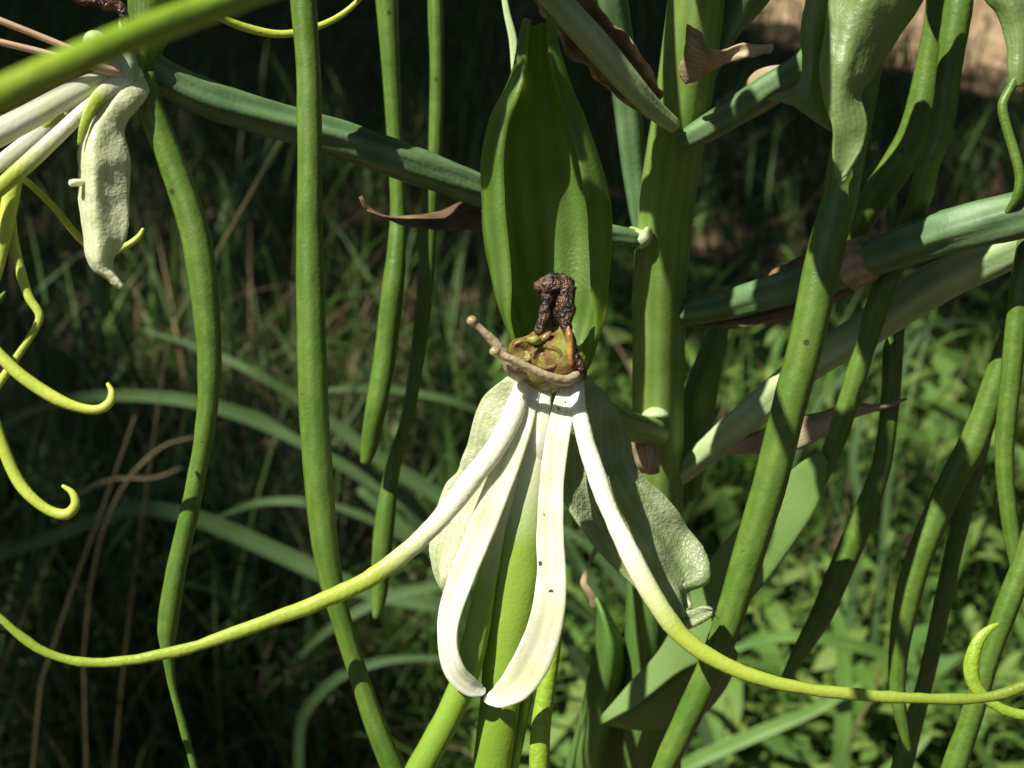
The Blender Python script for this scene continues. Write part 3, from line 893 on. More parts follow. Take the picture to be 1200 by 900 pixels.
# long filaments
tube('filament', [(612, 448, 103.5, 16.0), (602, 482, 102.7, 24.0), (584, 520, 102.0, 25.0), (560, 552, 101.5, 25.0), (532, 588, 101.0, 25.0), (503, 622, 100.6, 21.5), (472, 650, 100.2, 21.5), (430, 680, 99.7, 20.6),
                  (370, 707, 99.0, 18.9), (300, 733, 98.2, 16.3), (220, 760, 97.4, 13.8), (150, 774, 96.8, 12.0), (100, 776, 96.4, 11.2), (55, 765, 96.0, 10.3), (20, 742, 95.7, 9.5), (-15, 708, 95.4, 7.7), (-40, 670, 95, 3.4)],
     M['fil_l'], F0, sides=16, flat=0.7, rough=0.00007, rs=700)
tube('filament', [(676, 448, 103.9, 16.0), (678, 480, 103.2, 19.0), (686, 515, 102.6, 21.0), (700, 560, 102.0, 22.0), (718, 606, 101.5, 21.0), (740, 652, 101.0, 24.4), (766, 700, 100.6, 24.4), (796, 742, 100.3, 21.8),
                  (836, 772, 100.0, 18.5), (890, 795, 99.6, 16.0), (950, 808, 99.2, 14.3), (1020, 815, 98.8, 13.4), (1090, 819, 98.4, 12.6), (1150, 818, 98.1, 12.6), (1190, 808, 97.9, 11.8), (1240, 785, 97.6, 8.4), (1270, 765, 97.4, 3.4)],
     M['fil_r'], F0, sides=16, flat=0.7, rough=0.00007, rs=700)
# spur and second lobe below the right strap
tube('spur', [(652, 700, 105.6, 16), (648, 750, 105.4, 20), (641, 800, 105.3, 22), (634, 850, 105.2, 23), (632, 905, 105.2, 24), (634, 970, 105.4, 18)], M['spur_yellow'], F0, sides=16)
tube('lip_lobe', [(624, 780, 105.8, 12), (616, 820, 105.8, 15), (608, 862, 105.9, 15), (600, 905, 106, 13), (594, 950, 106, 6)], M['spur_yellow'], F0, sides=12)
# ovary that joins the flower to the stem
tube('ovary', [(650, 446, 107.5, 30), (668, 462, 111, 30), (700, 480, 115.5, 30), (735, 498, 121.5, 34), (768, 508, 128, 34)], M['stem'], F0, sides=16)
# column: olive body with two stigma cups, withered anther, beige arms
col = tube('column', [(652, 358, 104.2, 18), (652, 374, 104.0, 26), (651, 390, 103.7, 38), (648, 402, 103.4, 66), (646, 414, 103.2, 80), (646, 428, 103.2, 82), (648, 440, 103.6, 66), (650, 448, 104.2, 40)],
           M['column'], F0, sides=24, step=6, flat=0.55, rough=0.00016, rs=700)
for (cx, cy, rx, ry, tl) in ((614, 411, 12, 13, 0.25), (640, 418, 17, 13, -0.1)):
    d0 = 101.75
    verts, faces = [], []
    ns = 22
    prof = [(1.35, 0.9), (1.12, 0.05), (0.98, -0.12), (0.80, 0.05), (0.5, 0.30), (0.0, 0.36)]
    k = px2m(d0)
    cc = U(cx, cy, d0)
    for rr, dep in prof:
        for j in range(ns):
            a = 2 * math.pi * j / ns
            X, Y = math.cos(a) * rr * rx, math.sin(a) * rr * ry
            X, Y = X * math.cos(tl) - Y * math.sin(tl), X * math.sin(tl) + Y * math.cos(tl)
            pv = cc + Vector((1, 0, 0)) * X * k + UPV * Y * k + FWD * dep * 10 * k
            verts.append(pv + Vector((nz(pv, 900, 1), nz(pv, 900, 2), nz(pv, 900, 3))) * 0.00016)
    for i in range(len(prof) - 1):
        for j in range(ns):
            a, b = i * ns + j, i * ns + (j + 1) % ns
            faces.append((a, b, b + ns, a + ns))
    mesh_obj('stigma_cup', verts, faces, M['cavity'], col, {'t': [0] * len(verts), 'u': [0] * len(verts)})
an = blob('anther', 652, 334, 103.0, 21, 15, 15, M['anther'], F0, rough=0.22, rs=900, nu=36, nv=22, fn=lambda q: 1 + 0.25 * max(0, -q.x) ** 3 * (1 if q.y < 0.2 else 0.3))
tube('anther_lobe', [(645, 340, 102.9, 22), (642, 357, 102.7, 15), (637, 373, 102.5, 15), (632, 387, 102.4, 10), (628, 396, 102.4, 4)], M['anther'], an, sides=16, rough=0.00022, rs=1100)
tube('anther_lobe', [(662, 338, 103.0, 26), (663, 356, 102.8, 23), (662, 372, 102.7, 17), (665, 388, 102.6, 10), (667, 398, 102.6, 4)], M['anther'], an, sides=16, rough=0.00022, rs=1100)
tube('anther_lobe', [(653, 338, 103.4, 26), (652, 354, 103.3, 24), (651, 368, 103.3, 20), (650, 380, 103.2, 10)], M['anther'], an, sides=14, rough=0.0002, rs=1000)
sheet('anther_flap', [[(659, 378, 102.5), (663, 376, 102.2), (667, 380, 102.6)], [(662, 395, 102.4), (668, 393, 101.9), (675, 398, 102.6)],
                      [(664, 412, 102.3), (669, 412, 101.9), (674, 410, 102.5)], [(667, 428, 102.2), (670, 430, 101.9), (674, 426, 102.4)]],
      M['orange'], an, nu=8, nv=14, th=0.2, wr=0.2, ws=600)
tube('column_edge', [(671, 404, 102.6, 6), (676, 418, 102.5, 11), (681, 432, 102.6, 12), (684, 443, 103, 8)], M['anther'], col, sides=12, rough=0.0001, rs=1200)
sheet('column_edge', [[(604, 408, 102.3), (606, 401, 102.0), (611, 396, 102.4)], [(616, 402, 101.8), (618, 397, 101.5), (620, 391, 102.2)],
                      [(629, 405, 101.6), (632, 398, 101.5), (634, 390, 102.2)], [(640, 402, 102.0), (643, 397, 102.0), (646, 390, 102.4)]],
      M['column'], col, nu=10, nv=20, th=0.25, wr=0.5, ws=900, edge=1.0)
a1 = tube('stigma_arm', [(610, 440, 102.6, 18), (600, 432, 101.8, 18), (591, 416, 101.2, 14), (578, 400, 100.8, 12), (565, 387, 100.5, 9), (557, 380, 100.3, 9), (551, 374, 100.2, 8)], M['arm'], F0, sides=16)
blob('stigma_tip', 553, 376, 100.2, 6.6, 6.2, 6.6, M['knob'], a1, nu=18, nv=12)
a2 = tube('stigma_arm', [(676, 440, 102.4, 12), (664, 446, 101.4, 13), (645, 442, 100.7, 11), (622, 432, 100.3, 10), (602, 422, 100.0, 10), (588, 416, 99.8, 9), (580, 412, 99.7, 8)], M['arm'], F0, sides=16)
blob('stigma_tip', 580, 412, 99.7, 7, 6, 6.6, M['knob'], a2, nu=18, nv=12)

# ------------------------------------------------------------------ the flower on the long bluish ovary, turned sideways
F1 = thing('orchid_flower', 'sunlit flower turned sideways with crumpled pale sepal hanging beside a long spur', 'flower', U(168, 90, 101))
tube('ovary', [(168, 70, 101.5, 34), (195, 92, 102.6, 38), (250, 118, 104.2, 42), (320, 140, 106, 43), (400, 164, 108, 42), (480, 192, 110.4, 40), (560, 222, 113.6, 36), (640, 252, 117.2, 28), (700, 272, 120.2, 24), (745, 281, 122, 22)],
     M['ovary'], F1, sides=28, ribs=(6, 0.10, 0.35), rough=0.00006, rs=400)
tube('spur', [(166, 88, 100.5, 30), (180, 138, 100.8, 32), (205, 200, 101, 32), (228, 270, 101.2, 34), (239, 340, 101.4, 33), (245, 420, 101.6, 28), (243, 480, 101.8, 25), (235, 535, 102, 22), (222, 600, 102.2, 22),
              (206, 670, 102.5, 24), (197, 730, 102.7, 24), (196, 756, 102.8, 18), (201, 800, 103, 10), (214, 850, 103.3, 9), (230, 910, 103.6, 8), (240, 950, 104, 3)],
     M['spur'], F1, sides=22, rough=0.00006, rs=350)
sheet('lateral_sepal', [
    [(158, 84, 100.4), (168, 86, 99.8), (180, 94, 100.4)],
    [(116, 110, 99.0), (142, 113, 98.2), (170, 118, 99.4)],
    [(96, 146, 98.6), (116, 149, 97.4), (146, 150, 98.9)],
    [(91, 186, 98.4), (112, 189, 97.0), (150, 188, 98.9)],
    [(91, 222, 98.4), (112, 225, 97.0), (148, 226, 98.9)],
    [(94, 258, 98.4), (114, 258, 97.4), (149, 266, 98.7)],
    [(99, 288, 98.5), (116, 288, 97.6), (144, 286, 98.7)],
    [(106, 310, 98.6), (118, 312, 98.0), (133, 304, 98.6)],
    [(122, 324, 98.6), (130, 325, 98.3), (136, 320, 98.6)],
    [(142, 337, 98.6), (144, 338, 98.6), (146, 335, 98.6)]], M['sepal_white'], F1, nu=34, nv=74, th=0.2, wr=0.22, ws=420, fine=0.05, fs=1500, edge=0.4, seed=2, fn=lambda t, u: 0.35 * math.sin(u * 9 - 5 * t + 1.0) * max(0, u - 0.25) * min(1, 4 * t))
tube('petal', [(166, 84, 99.6, 12), (140, 96, 98.4, 20), (112, 118, 97.4, 16), (98, 148, 97, 10), (93, 170, 97, 5)], M['fil_s'], F1, sides=14, flat=0.4)
tube('petal', [(150, 84, 99.6, 14), (120, 93, 98.2, 22), (80, 112, 97.0, 27), (35, 137, 95.8, 30), (-15, 163, 94.6, 31), (-60, 190, 93.6, 22), (-80, 202, 93, 8)], M['white'], F1, sides=18, flat=0.3, bend=-0.2)
tube('petal', [(140, 90, 99.8, 12), (105, 112, 98.8, 15), (68, 138, 98.0, 18), (34, 166, 97.2, 20), (0, 192, 96.4, 18), (-30, 215, 96, 8)], M['white'], F1, sides=14, flat=0.35)
tube('filament', [(140, 96, 98.8, 14), (100, 128, 97.6, 17), (66, 160, 96.8, 19), (34, 190, 96.0, 20), (0, 220, 95.2, 19), (-40, 255, 94.4, 16), (-80, 300, 94, 6)], M['fil_s'], F1, sides=16, flat=0.7)
tube('filament', [(70, 130, 97.8, 12), (40, 162, 97.6, 15), (20, 200, 97.4, 19), (11, 240, 97.3, 20), (4, 280, 97.2, 17), (-4, 320, 97.2, 13), (-18, 370, 97.2, 6)], M['yellow'], F1, sides=16, flat=0.7)
tube('filament', [(14, 250, 98, 8), (16, 280, 98, 11), (24, 318, 98, 12), (34, 348, 98, 11), (46, 368, 98, 10), (42, 384, 98, 9), (24, 412, 97.8, 9), (0, 448, 97.6, 10), (-30, 490, 97.4, 6)], M['yellow'], F1, sides=14, flat=0.8)
tube('filament', [(22, 206, 99, 7), (40, 220, 101, 8), (66, 246, 103, 8), (98, 284, 105, 9), (125, 296, 105.5, 9), (148, 288, 105.6, 8), (162, 278, 105.6, 7), (168, 268, 105.6, 4)], M['yellow'], F1, sides=12)
tube('filament', [(-40, 372, 95, 12), (-10, 406, 95, 14), (22, 438, 95, 15), (60, 464, 95.1, 15), (90, 477, 95.2, 12), (114, 480, 95.3, 11), (128, 472, 95.4, 11), (131, 460, 95.5, 8), (126, 449, 95.6, 4)], M['yellow'], F1, sides=14, flat=0.8)
tube('filament', [(-25, 440, 97, 10), (-10, 480, 97, 12), (4, 525, 97, 14), (24, 568, 97, 14), (52, 595, 97, 12), (76, 603, 97, 13), (88, 592, 97, 11), (85, 578, 97, 8), (73, 569, 97, 4)], M['yellow'], F1, sides=14, flat=0.8)
tube('filament', [(-30, 385, 96, 10), (-12, 362, 96, 10), (0, 350, 96, 8), (6, 342, 96, 3)], M['spur'], F1, sides=10)
tube('filament', [(206, -8, 102, 6), (250, 17, 104, 8), (290, 33, 105.5, 10), (330, 40, 106.5, 9), (370, 32, 107.2, 8), (405, 14, 107.8, 7), (440, -20, 108, 5)], M['yellow'], F1, sides=12, flat=0.7)
sheet('hood', [
    [(150, 88, 101), (162, 84, 100), (176, 84, 101), (184, 70, 103)],
    [(149, 50, 101), (160, 50, 99.8), (180, 48, 100.4), (198, 44, 103)],
    [(149, 15, 101), (162, 12, 99.6), (184, 10, 100), (208, 8, 103)],
    [(146, -40, 101.4), (162, -42, 99.6), (190, -42, 100), (216, -40, 103)],
    [(146, -120, 102), (162, -122, 100), (190, -122, 100.6), (214, -120, 103.4)],
    [(158, -220, 103), (168, -222, 102.2), (184, -222, 102.6), (196, -220, 103.6)]], M['hood'], F1, nu=16, nv=40, th=0.4, wr=0.15, ws=250)
c1 = tube('column', [(146, 20, 99.6, 14), (146, 44, 99.4, 18), (144, 66, 99.2, 30), (146, 84, 99.2, 34), (152, 94, 99.8, 26)], M['ovary_pale'], F1, sides=16, rough=0.0001, rs=700)
tube('anther', [(70, -14, 98.6, 12), (95, -2, 98.7, 16), (122, 2, 98.9, 18), (140, 10, 99.1, 16), (146, 28, 99.2, 10), (146, 38, 99.3, 4)], M['anther'], F1, sides=16, rough=0.0002, rs=1000)
blob('stigma_cup', 112, 47, 97.2, 16, 11, 12, M['ovary_pale'], c1, rough=0.15, rs=700)
tube('stigma_arm', [(146, 84, 98.8, 12), (120, 72, 97.6, 12), (90, 60, 96.8, 8), (45, 42, 95.8, 8), (-10, 20, 94.6, 8), (-40, 8, 94, 8)], M['pink'], F1, sides=12)
tube('stigma_arm', [(148, 88, 98.8, 12), (118, 80, 97.4, 12), (84, 70, 96.4, 8), (40, 59, 95.4, 8), (-10, 47, 94.4, 8), (-40, 40, 94, 8)], M['pink'], F1, sides=12)
tube('stub', [(96, 214, 97.6, 8), (88, 214, 97.2, 9), (82, 215, 97, 8)], M['white'], F1, sides=10)

# out-of-focus filament close to the lens
nf = tag(tube('flower_filament', [(-70, 142, 42, 42), (0, 112, 43, 41), (70, 80, 44.5, 40), (140, 49, 46, 38), (210, 22, 48, 36), (290, -8, 51, 34), (400, -60, 58, 34), (460, -200, 68, 32), (432, -400, 77, 28)],
               M['spur_yellow'], None, sides=16, flat=0.8), 'blurred yellow-green filament crossing in front of the sideways flower', 'filament')

# ------------------------------------------------------------------ hanging spurs of flowers higher up
def spur(label, pts, m='spur', **kw):
    return tag(tube('flower_spur', pts, M[m], None, sides=22, **kw), label, 'flower spur')
spur('tall smooth green spur hanging in front of the long bluish ovary',
     [(324, -515, 101, 22), (333, -400, 101, 24), (337, -280, 101.2, 26), (342, -150, 101.5, 28), (350, -60, 102, 32), (355, 0, 102.2, 30), (361, 80, 102.4, 29), (363, 160, 102.6, 29), (363, 240, 102.8, 30), (363, 300, 103, 32), (365, 400, 103, 34), (368, 480, 103, 35), (373, 560, 103.2, 35), (381, 640, 103.4, 31), (393, 700, 103.6, 26),
      (413, 770, 104, 23), (440, 850, 104.4, 25), (462, 905, 104.8, 27), (485, 965, 105.2, 20), (495, 990, 105.4, 6)], rough=0.00006, rs=260)
spur('blurred thin green spur ending bluntly, thicker of the close pair',
     [(445, -140, 128, 24), (450, -40, 129, 26), (453, 0, 129, 26), (459, 100, 130, 20), (466, 230, 131, 18), (465, 290, 131, 22), (460, 340, 131, 26), (452, 410, 132, 26), (442, 470, 132, 25), (433, 520, 133, 21), (428, 543, 133, 12)])
spur('blurred slender green spur with swollen tip, longer of the close pair',
     [(508, -140, 131, 17), (510, -40, 132, 18), (510, 0, 132, 18), (511, 130, 133, 18), (503, 250, 134, 20), (497, 350, 134, 19), (489, 420, 135, 17), (477, 490, 135, 15), (460, 550, 136, 18), (450, 620, 136, 24), (445, 690, 137, 20), (441, 724, 137, 9)])
tag(tube('flower_filament', [(588, -20, 113, 6), (594, 15, 113, 8), (601, 45, 113, 10), (604, 75, 113, 11), (606, 110, 113, 10), (604, 160, 114, 5)], M['ovary_pale'], None, sides=12, flat=0.4),
    'short pale pointed filament peeking out behind the green hood', 'filament')

# flower with the limp sepal hanging in front of the thick slanting spur
F2 = thing('orchid_flower', 'shaded flower whose limp wrinkled sepal hangs in front of a thick slanting spur', 'flower', U(1010, -60, 104))
tube('spur', [(1040, -90, 106, 40), (1025, 0, 105.6, 46), (1008, 90, 105.4, 46), (985, 226, 105.6, 42), (966, 300, 105.8, 43), (945, 400, 106.2, 41), (924, 480, 106.8, 40), (904, 560, 107.4, 40), (880, 640, 108, 38), (862, 700, 108.6, 35),
              (838, 770, 109.2, 33), (806, 840, 110, 31), (777, 900, 110.8, 29), (745, 965, 111.6, 22), (728, 1000, 112, 8)], M['spur'], F2, sides=24, rough=0.00006, rs=300)
sheet('lateral_sepal', [
    [(968, -110, 102.6), (1035, -115, 100.8), (1110, -105, 103.0)],
    [(970, -40, 102.4), (1030, -45, 100.4), (1098, -35, 103.2)],
    [(969, 10, 102.2), (1020, 5, 100.4), (1078, 8, 103.4)],
    [(965, 48, 102.0), (1006, 46, 100.6), (1048, 46, 103.4)],
    [(960, 84, 101.8), (992, 84, 100.8), (1026, 84, 103.2)],
    [(966, 120, 101.8), (986, 122, 101.4), (1010, 112, 102.8)],
    [(974, 150, 101.8), (990, 154, 102.0), (1014, 156, 102.2)],
    [(978, 188, 102.0), (989, 194, 102.4), (1004, 188, 102.2)],
    [(981, 213, 102.2), (983, 216, 102.2), (986, 212, 102.2)]], M['sepal_soft'], F2, nu=26, nv=50, th=0.3, wr=0.5, ws=230, fine=0.08, fs=1200, seed=6)
sheet('lateral_sepal', [
    [(950, -60, 103.6), (965, -62, 103.2), (985, -60, 104)],
    [(944, 0, 103.6), (958, -2, 102.8), (978, 0, 104)],
    [(938, 45, 103.6), (952, 44, 102.6), (970, 46, 104)],
    [(938, 84, 103.4), (950, 86, 102.6), (966, 88, 103.8)],
    [(928, 104, 103.0), (946, 112, 102.6), (970, 116, 103.6)],
    [(904, 112, 102.4), (935, 122, 102.6), (974, 140, 103.4)],
    [(900, 116, 102.2), (925, 122, 102.6), (976, 156, 103.4)]], M['sepal_soft'], F2, nu=18, nv=40, th=0.3, wr=0.35, ws=300, fine=0.08, fs=1200, seed=8)
tube('ovary', [(985, -110, 104.5, 30), (985, -20, 107, 32), (968, 45, 109.5, 32), (940, 78, 111.5, 33), (900, 104, 113.2, 33), (862, 130, 114.8, 32), (826, 152, 116, 30), (800, 166, 117, 24)], M['ovary'], F2, sides=20, ribs=(6, 0.06, 0.2))

# flowers beyond the right edge, seen by their ovaries
F3 = thing('orchid_flower', 'flower on a ribbed green ovary ringed by a dry tan bract', 'flower', U(1290, 230, 105))
tube('ovary', [(1300, 225, 105.5, 46), (1220, 246, 107.5, 52), (1150, 262, 109.4, 55), (1090, 277, 111.6, 50), (1030, 299, 114.6, 42), (960, 326, 118, 42), (880, 350, 122, 38), (830, 362, 124.6, 32), (796, 368, 126.6, 27)],
     M['ovary'], F3, sides=30, ribs=(6, 0.09, 0.3), rough=0.00006, rs=400)
sheet('hood', [[(1290, 230, 106), (1300, 220, 104), (1312, 230, 106)], [(1280, 150, 106), (1305, 140, 102), (1330, 150, 106)],
               [(1285, 60, 106), (1308, 50, 102), (1332, 60, 106)], [(1300, -20, 106), (1310, -30, 105), (1320, -20, 106)]], M['hood'], F3, th=0.4, wr=0.2)
sheet('lateral_sepal', [
    [(1150, -60, 106.5), (1180, -62, 105), (1215, -60, 106)], [(1152, -5, 106.5), (1180, -8, 105), (1215, -5, 106)],
    [(1168, 18, 106.4), (1190, 18, 105.2), (1216, 20, 106)], [(1178, 50, 106.2), (1196, 50, 105.4), (1216, 52, 106)],
    [(1181, 82, 106), (1194, 84, 105.6), (1208, 84, 106)], [(1186, 100, 106), (1192, 102, 105.9), (1198, 100, 106)]], M['sepal_soft'], F3, nu=14, nv=30, th=0.3, wr=0.3, ws=250)
tube('filament', [(1194, 84, 105.9, 10), (1184, 104, 105.8, 11), (1175, 124, 105.8, 12), (1180, 150, 105.8, 12), (1188, 176, 105.8, 12), (1195, 205, 105.8, 12), (1192, 230, 106, 11), (1180, 250, 107, 8)], M['spur'], F3, sides=14)
F4 = thing('orchid_flower', 'flower on the lower bluish ovary, shaded under the ribbed one', 'flower', U(1290, 250, 112))
tube('ovary', [(1300, 235, 113, 40), (1215, 276, 115.4, 48), (1150, 306, 117.6, 50), (1090, 336, 119.6, 50), (1050, 362, 121, 46), (1000, 396, 123, 40), (960, 420, 124.8, 37), (920, 450, 126.8, 35), (880, 486, 129, 36), (846, 514, 131, 34), (806, 548, 133.6, 26), (778, 570, 135, 20)],
     M['ovary_pale'], F4, sides=26, ribs=(6, 0.07, 0.3), rough=0.00005, rs=400)
sheet('hood', [[(1290, 262, 113), (1305, 252, 111), (1318, 262, 113)], [(1340, 180, 113), (1360, 172, 109), (1384, 180, 113)],
               [(1350, 90, 113), (1372, 84, 109), (1392, 90, 113)], [(1370, 20, 113), (1376, 16, 112), (1384, 20, 113)]], M['hood'], F4, th=0.4, wr=0.2)
F5 = thing('orchid_flower', 'flower on the pale upper ovary edged with ragged brown bract', 'flower', U(560, -110, 104))
tube('ovary', [(560, -100, 104.5, 28), (605, -50, 106, 30), (650, -2, 107.6, 32), (675, 26, 108.6, 33), (702, 56, 110, 33), (738, 98, 112, 30), (766, 128, 113.8, 24), (790, 148, 115.4, 18)], M['ovary_pale'], F5, sides=22, ribs=(6, 0.06, 0.3))

# hanging spurs at the shaded right
spur('dark tapering spur hanging behind the limp sepal, curving towards the thick slanting one',
     [(1102, -120, 115, 24), (1097, 0, 116, 23), (1088, 72, 117, 28), (1074, 150, 118, 38), (1050, 196, 119, 38), (1018, 242, 120.4, 34), (990, 295, 122.5, 28), (970, 335, 124, 18), (962, 360, 124.6, 8)])
spur('long glossy beaded spur that passes behind the ribbed ovary',
     [(1135, -120, 109, 30), (1124, 0, 109.4, 33), (1113, 70, 109.8, 30), (1103, 150, 110.4, 27), (1087, 195, 111, 28), (1075, 240, 112.4, 28), (1056, 290, 116.8, 27), (1034, 342, 117.4, 26), (1016, 400, 118, 24), (1000, 450, 118.6, 24), (985, 500, 119.4, 24), (968, 545, 120.2, 20), (955, 580, 121, 10)],
     rough=0.00012, rs=500)
spur('dark straight spur emerging below the bluish ovary and slanting to a narrow tip',
     [(1052, 350, 126, 20), (1047, 400, 126.4, 24), (1044, 460, 127, 22), (1036, 530, 127.6, 22), (1027, 565, 128, 24), (1013, 602, 128.4, 27), (997, 640, 129, 29), (980, 680, 129.6, 28), (963, 720, 130.2, 26), (940, 760, 130.8, 19), (920, 795, 131.4, 10)])
spur('dark shaded spur with a kinked narrow tip crossing the long filament',
     [(1196, 360, 117, 22), (1172, 430, 118, 27), (1142, 515, 119, 33), (1117, 562, 119.6, 31), (1082, 640, 120.4, 31), (1064, 700, 121, 30), (1053, 765, 121.6, 23), (1052, 815, 122, 18), (1060, 860, 122.4, 12), (1066, 880, 122.6, 5)])
spur('narrow dark spur hanging next to the kinked shaded spur',
     [(1178, 400, 124, 18), (1156, 490, 125, 21), (1139, 560, 125.6, 22), (1119, 640, 126.2, 20), (1106, 700, 126.8, 20), (1091, 770, 127.4, 19), (1080, 815, 127.8, 19), (1064, 870, 128.4, 24), (1050, 930, 129, 22), (1040, 980, 129.6, 8)])
spur('smooth green spur curving outward past the kinked shaded spur',
     [(1218, 180, 112.4, 24), (1206, 280, 112.8, 26), (1196, 340, 113, 26), (1184, 450, 113.6, 24), (1177, 530, 114, 22), (1182, 600, 114.4, 20), (1192, 660, 114.8, 18), (1206, 720, 115.2, 14), (1220, 780, 115.6, 5)])
spur('sunlit green spur slanting down where the curled filament tip rests',
     [(1222, 560, 106, 20), (1206, 640, 106.4, 25), (1184, 700, 106.8, 27), (1166, 750, 107.2, 25), (1150, 800, 107.8, 25), (1135, 850, 108.4, 26), (1116, 905, 109, 28), (1095, 960, 109.6, 18), (1086, 990, 110, 6)], rough=0.00006, rs=300)
tag(tube('flower_filament', [(1170, 731, 102, 4), (1158, 738, 102, 9), (1146, 752, 102, 14), (1138, 780, 102, 18), (1143, 804, 102, 16), (1160, 822, 102, 12), (1182, 834, 102, 12), (1210, 838, 102, 12), (1250, 830, 102, 8)],
         M['spur_yellow'], None, sides=14, flat=0.6), 'curled pale filament tip hooking up over the long filament end', 'filament')

# ------------------------------------------------------------------ large grass blades one can pick out behind the orchid
GL = 'broad blue-green grass blade arching through the shaded undergrowth'
GG = 'broad grass blades behind the orchid'
DL = 'dry straw-coloured stalk leaning through the undergrowth'
DG = 'dry stalks behind the orchid'
def blade(pts, m='blade', label=GL, group=GG, root=True, cat='grass blade', name='grass_blade', flat=0.10, bend=0.28):
    A = np.asarray(pts, float)
    C = catmull(A, (len(A) - 1) * 7)
    P = [U(*c[:3]) for c in C]
    R = [max(c[3] * (0.5 if m == 'straw' else 0.68), 1.2) * px2m(c[2]) / 2 for c in C]
    if root:
        e = P[-1]; dv = (P[-1] - P[-4]).normalized()
        k1 = e + dv * 0.05 + Vector((0, 0, -e.z * 0.35))
        gx, gy = k1.x + dv.x * 0.03, max(k1.y + abs(dv.y) * 0.02, 0.33)
        Q = catmull(np.array([(*P[-4], R[-4]), (*e, R[-1]), (*k1, R[-1] * 0.9), (gx, gy, -0.004, R[-1] * 0.6)]), 24)[8:]
        P += [Vector(q[:3]) for q in Q[1:]]
        R += [q[3] for q in Q[1:]]
    return tag(tube_world(name, np.array(P), np.array(R), M[m], None, sides=10, flat=flat, bend=bend), label, cat, group)
B = 'blade'
blade([(165, 386, 420, 4), (200, 396, 420, 9), (250, 414, 420, 13), (300, 438, 420, 16), (360, 474, 425, 19), (440, 535, 430, 26), (520, 585, 435, 27), (590, 625, 440, 24)], label='blue-green grass blade sloping down from behind the long bowed spur with thin tip')
blade([(-60, 560, 430, 10), (5, 498, 430, 14), (60, 474, 430, 17), (130, 464, 430, 19), (220, 470, 432, 22), (310, 496, 436, 27), (400, 540, 440, 32), (480, 590, 445, 34)], label='broad blue-green grass blade arching low behind the curled yellow filaments')
blade([(376, 458, 400, 6), (420, 455, 400, 11), (470, 458, 402, 13), (530, 470, 405, 13), (580, 490, 410, 12)], label='narrow pale grass blade arching level behind the close spur pair')
blade([(-60, 690, 440, 14), (0, 652, 440, 20), (70, 626, 440, 23), (150, 597, 440, 25), (230, 608, 442, 29), (330, 650, 446, 31), (420, 690, 450, 30), (520, 712, 455, 24)], label='broadest blue-green grass blade arching above the filament crossing the tall spur')
blade([(255, 606, 470, 5), (310, 588, 470, 12), (380, 592, 470, 16), (450, 620, 472, 20), (540, 680, 476, 20)], label='dim grass blade arching behind the foot of the tall smooth spur')
blade([(350, 770, 430, 6), (390, 735, 430, 14), (450, 702, 430, 18), (520, 685, 432, 17), (610, 672, 436, 14)], label='pale grass blade rising behind the filament crossing the tall spur near the strap petals')
blade([(350, 895, 460, 16), (356, 840, 460, 17), (396, 795, 460, 17), (450, 775, 460, 14), (520, 770, 462, 6)][::-1], label='curved grass blade bent over below the filament crossing the tall spur')
blade([(470, 640, 480, 6), (420, 572, 480, 14), (440, 590, 480, 18), (520, 660, 484, 22), (600, 720, 488, 22)][1:], label='broad dim grass blade crossing behind the tips of the close spur pair')
blade([(690, 480, 460, 8), (640, 560, 460, 16), (655, 620, 462, 20), (700, 700, 466, 22)], label='grass blade bent behind the lateral sepals of the focused flower')
blade([(640, 610, 410, 7), (690, 640, 410, 15), (740, 700, 414, 20), (800, 780, 418, 22)], label='grass blade sloping behind the withered twisted leaf tip')
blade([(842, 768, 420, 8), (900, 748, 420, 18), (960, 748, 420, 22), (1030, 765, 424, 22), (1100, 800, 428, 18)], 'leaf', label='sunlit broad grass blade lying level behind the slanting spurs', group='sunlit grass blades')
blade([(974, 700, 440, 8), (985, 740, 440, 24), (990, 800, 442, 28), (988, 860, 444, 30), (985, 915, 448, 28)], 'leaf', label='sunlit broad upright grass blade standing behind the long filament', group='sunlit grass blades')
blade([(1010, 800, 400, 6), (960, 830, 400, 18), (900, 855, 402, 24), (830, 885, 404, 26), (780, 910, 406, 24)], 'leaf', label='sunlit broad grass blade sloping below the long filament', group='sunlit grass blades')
blade([(1010, 480, 480, 6), (1000, 540, 480, 14), (1010, 600, 482, 18), (1004, 660, 486, 16)], label='thin upright grass blade between the dark straight spur and the thick slanting spur')
blade([(1095, 400, 470, 5), (1080, 392, 470, 9), (1062, 420, 470, 11), (1050, 470, 472, 12), (1046, 520, 474, 12)], label='small pale grass blade hooked over behind the dark straight spur')
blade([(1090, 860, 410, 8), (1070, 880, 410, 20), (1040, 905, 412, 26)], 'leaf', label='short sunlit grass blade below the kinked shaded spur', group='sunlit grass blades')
blade([(1190, 380, 480, 5), (1120, 376, 480, 9), (1060, 390, 480, 12), (1010, 420, 482, 13), (960, 470, 486, 13)], label='faint grass blade arching under the lower bluish ovary')
blade([(330, 160, 360, 1.8), (296, 222, 362, 3.6), (258, 290, 365, 6.0), (225, 345, 368, 5.4), (198, 390, 370, 3.6)], 'straw', 'thin straw stalk leaning beside the spur of the sideways flower', DG, flat=0.5, bend=0.0)
blade([(158, 488, 380, 3.0), (140, 540, 380, 5.4), (115, 610, 382, 5.4), (85, 690, 384, 4.8), (48, 800, 388, 3.6)], 'straw', 'straw stalk leaning behind the lower curled filament', DG, flat=0.5, bend=0.0)
blade([(228, 512, 390, 4.2), (190, 524, 390, 6.0), (150, 562, 390, 6.6), (122, 620, 392, 6.0), (106, 690, 394, 4.8), (98, 770, 398, 4.2)], 'straw', 'bent straw stalk crossing the leaning straw stalks', DG, flat=0.4, bend=0.0)
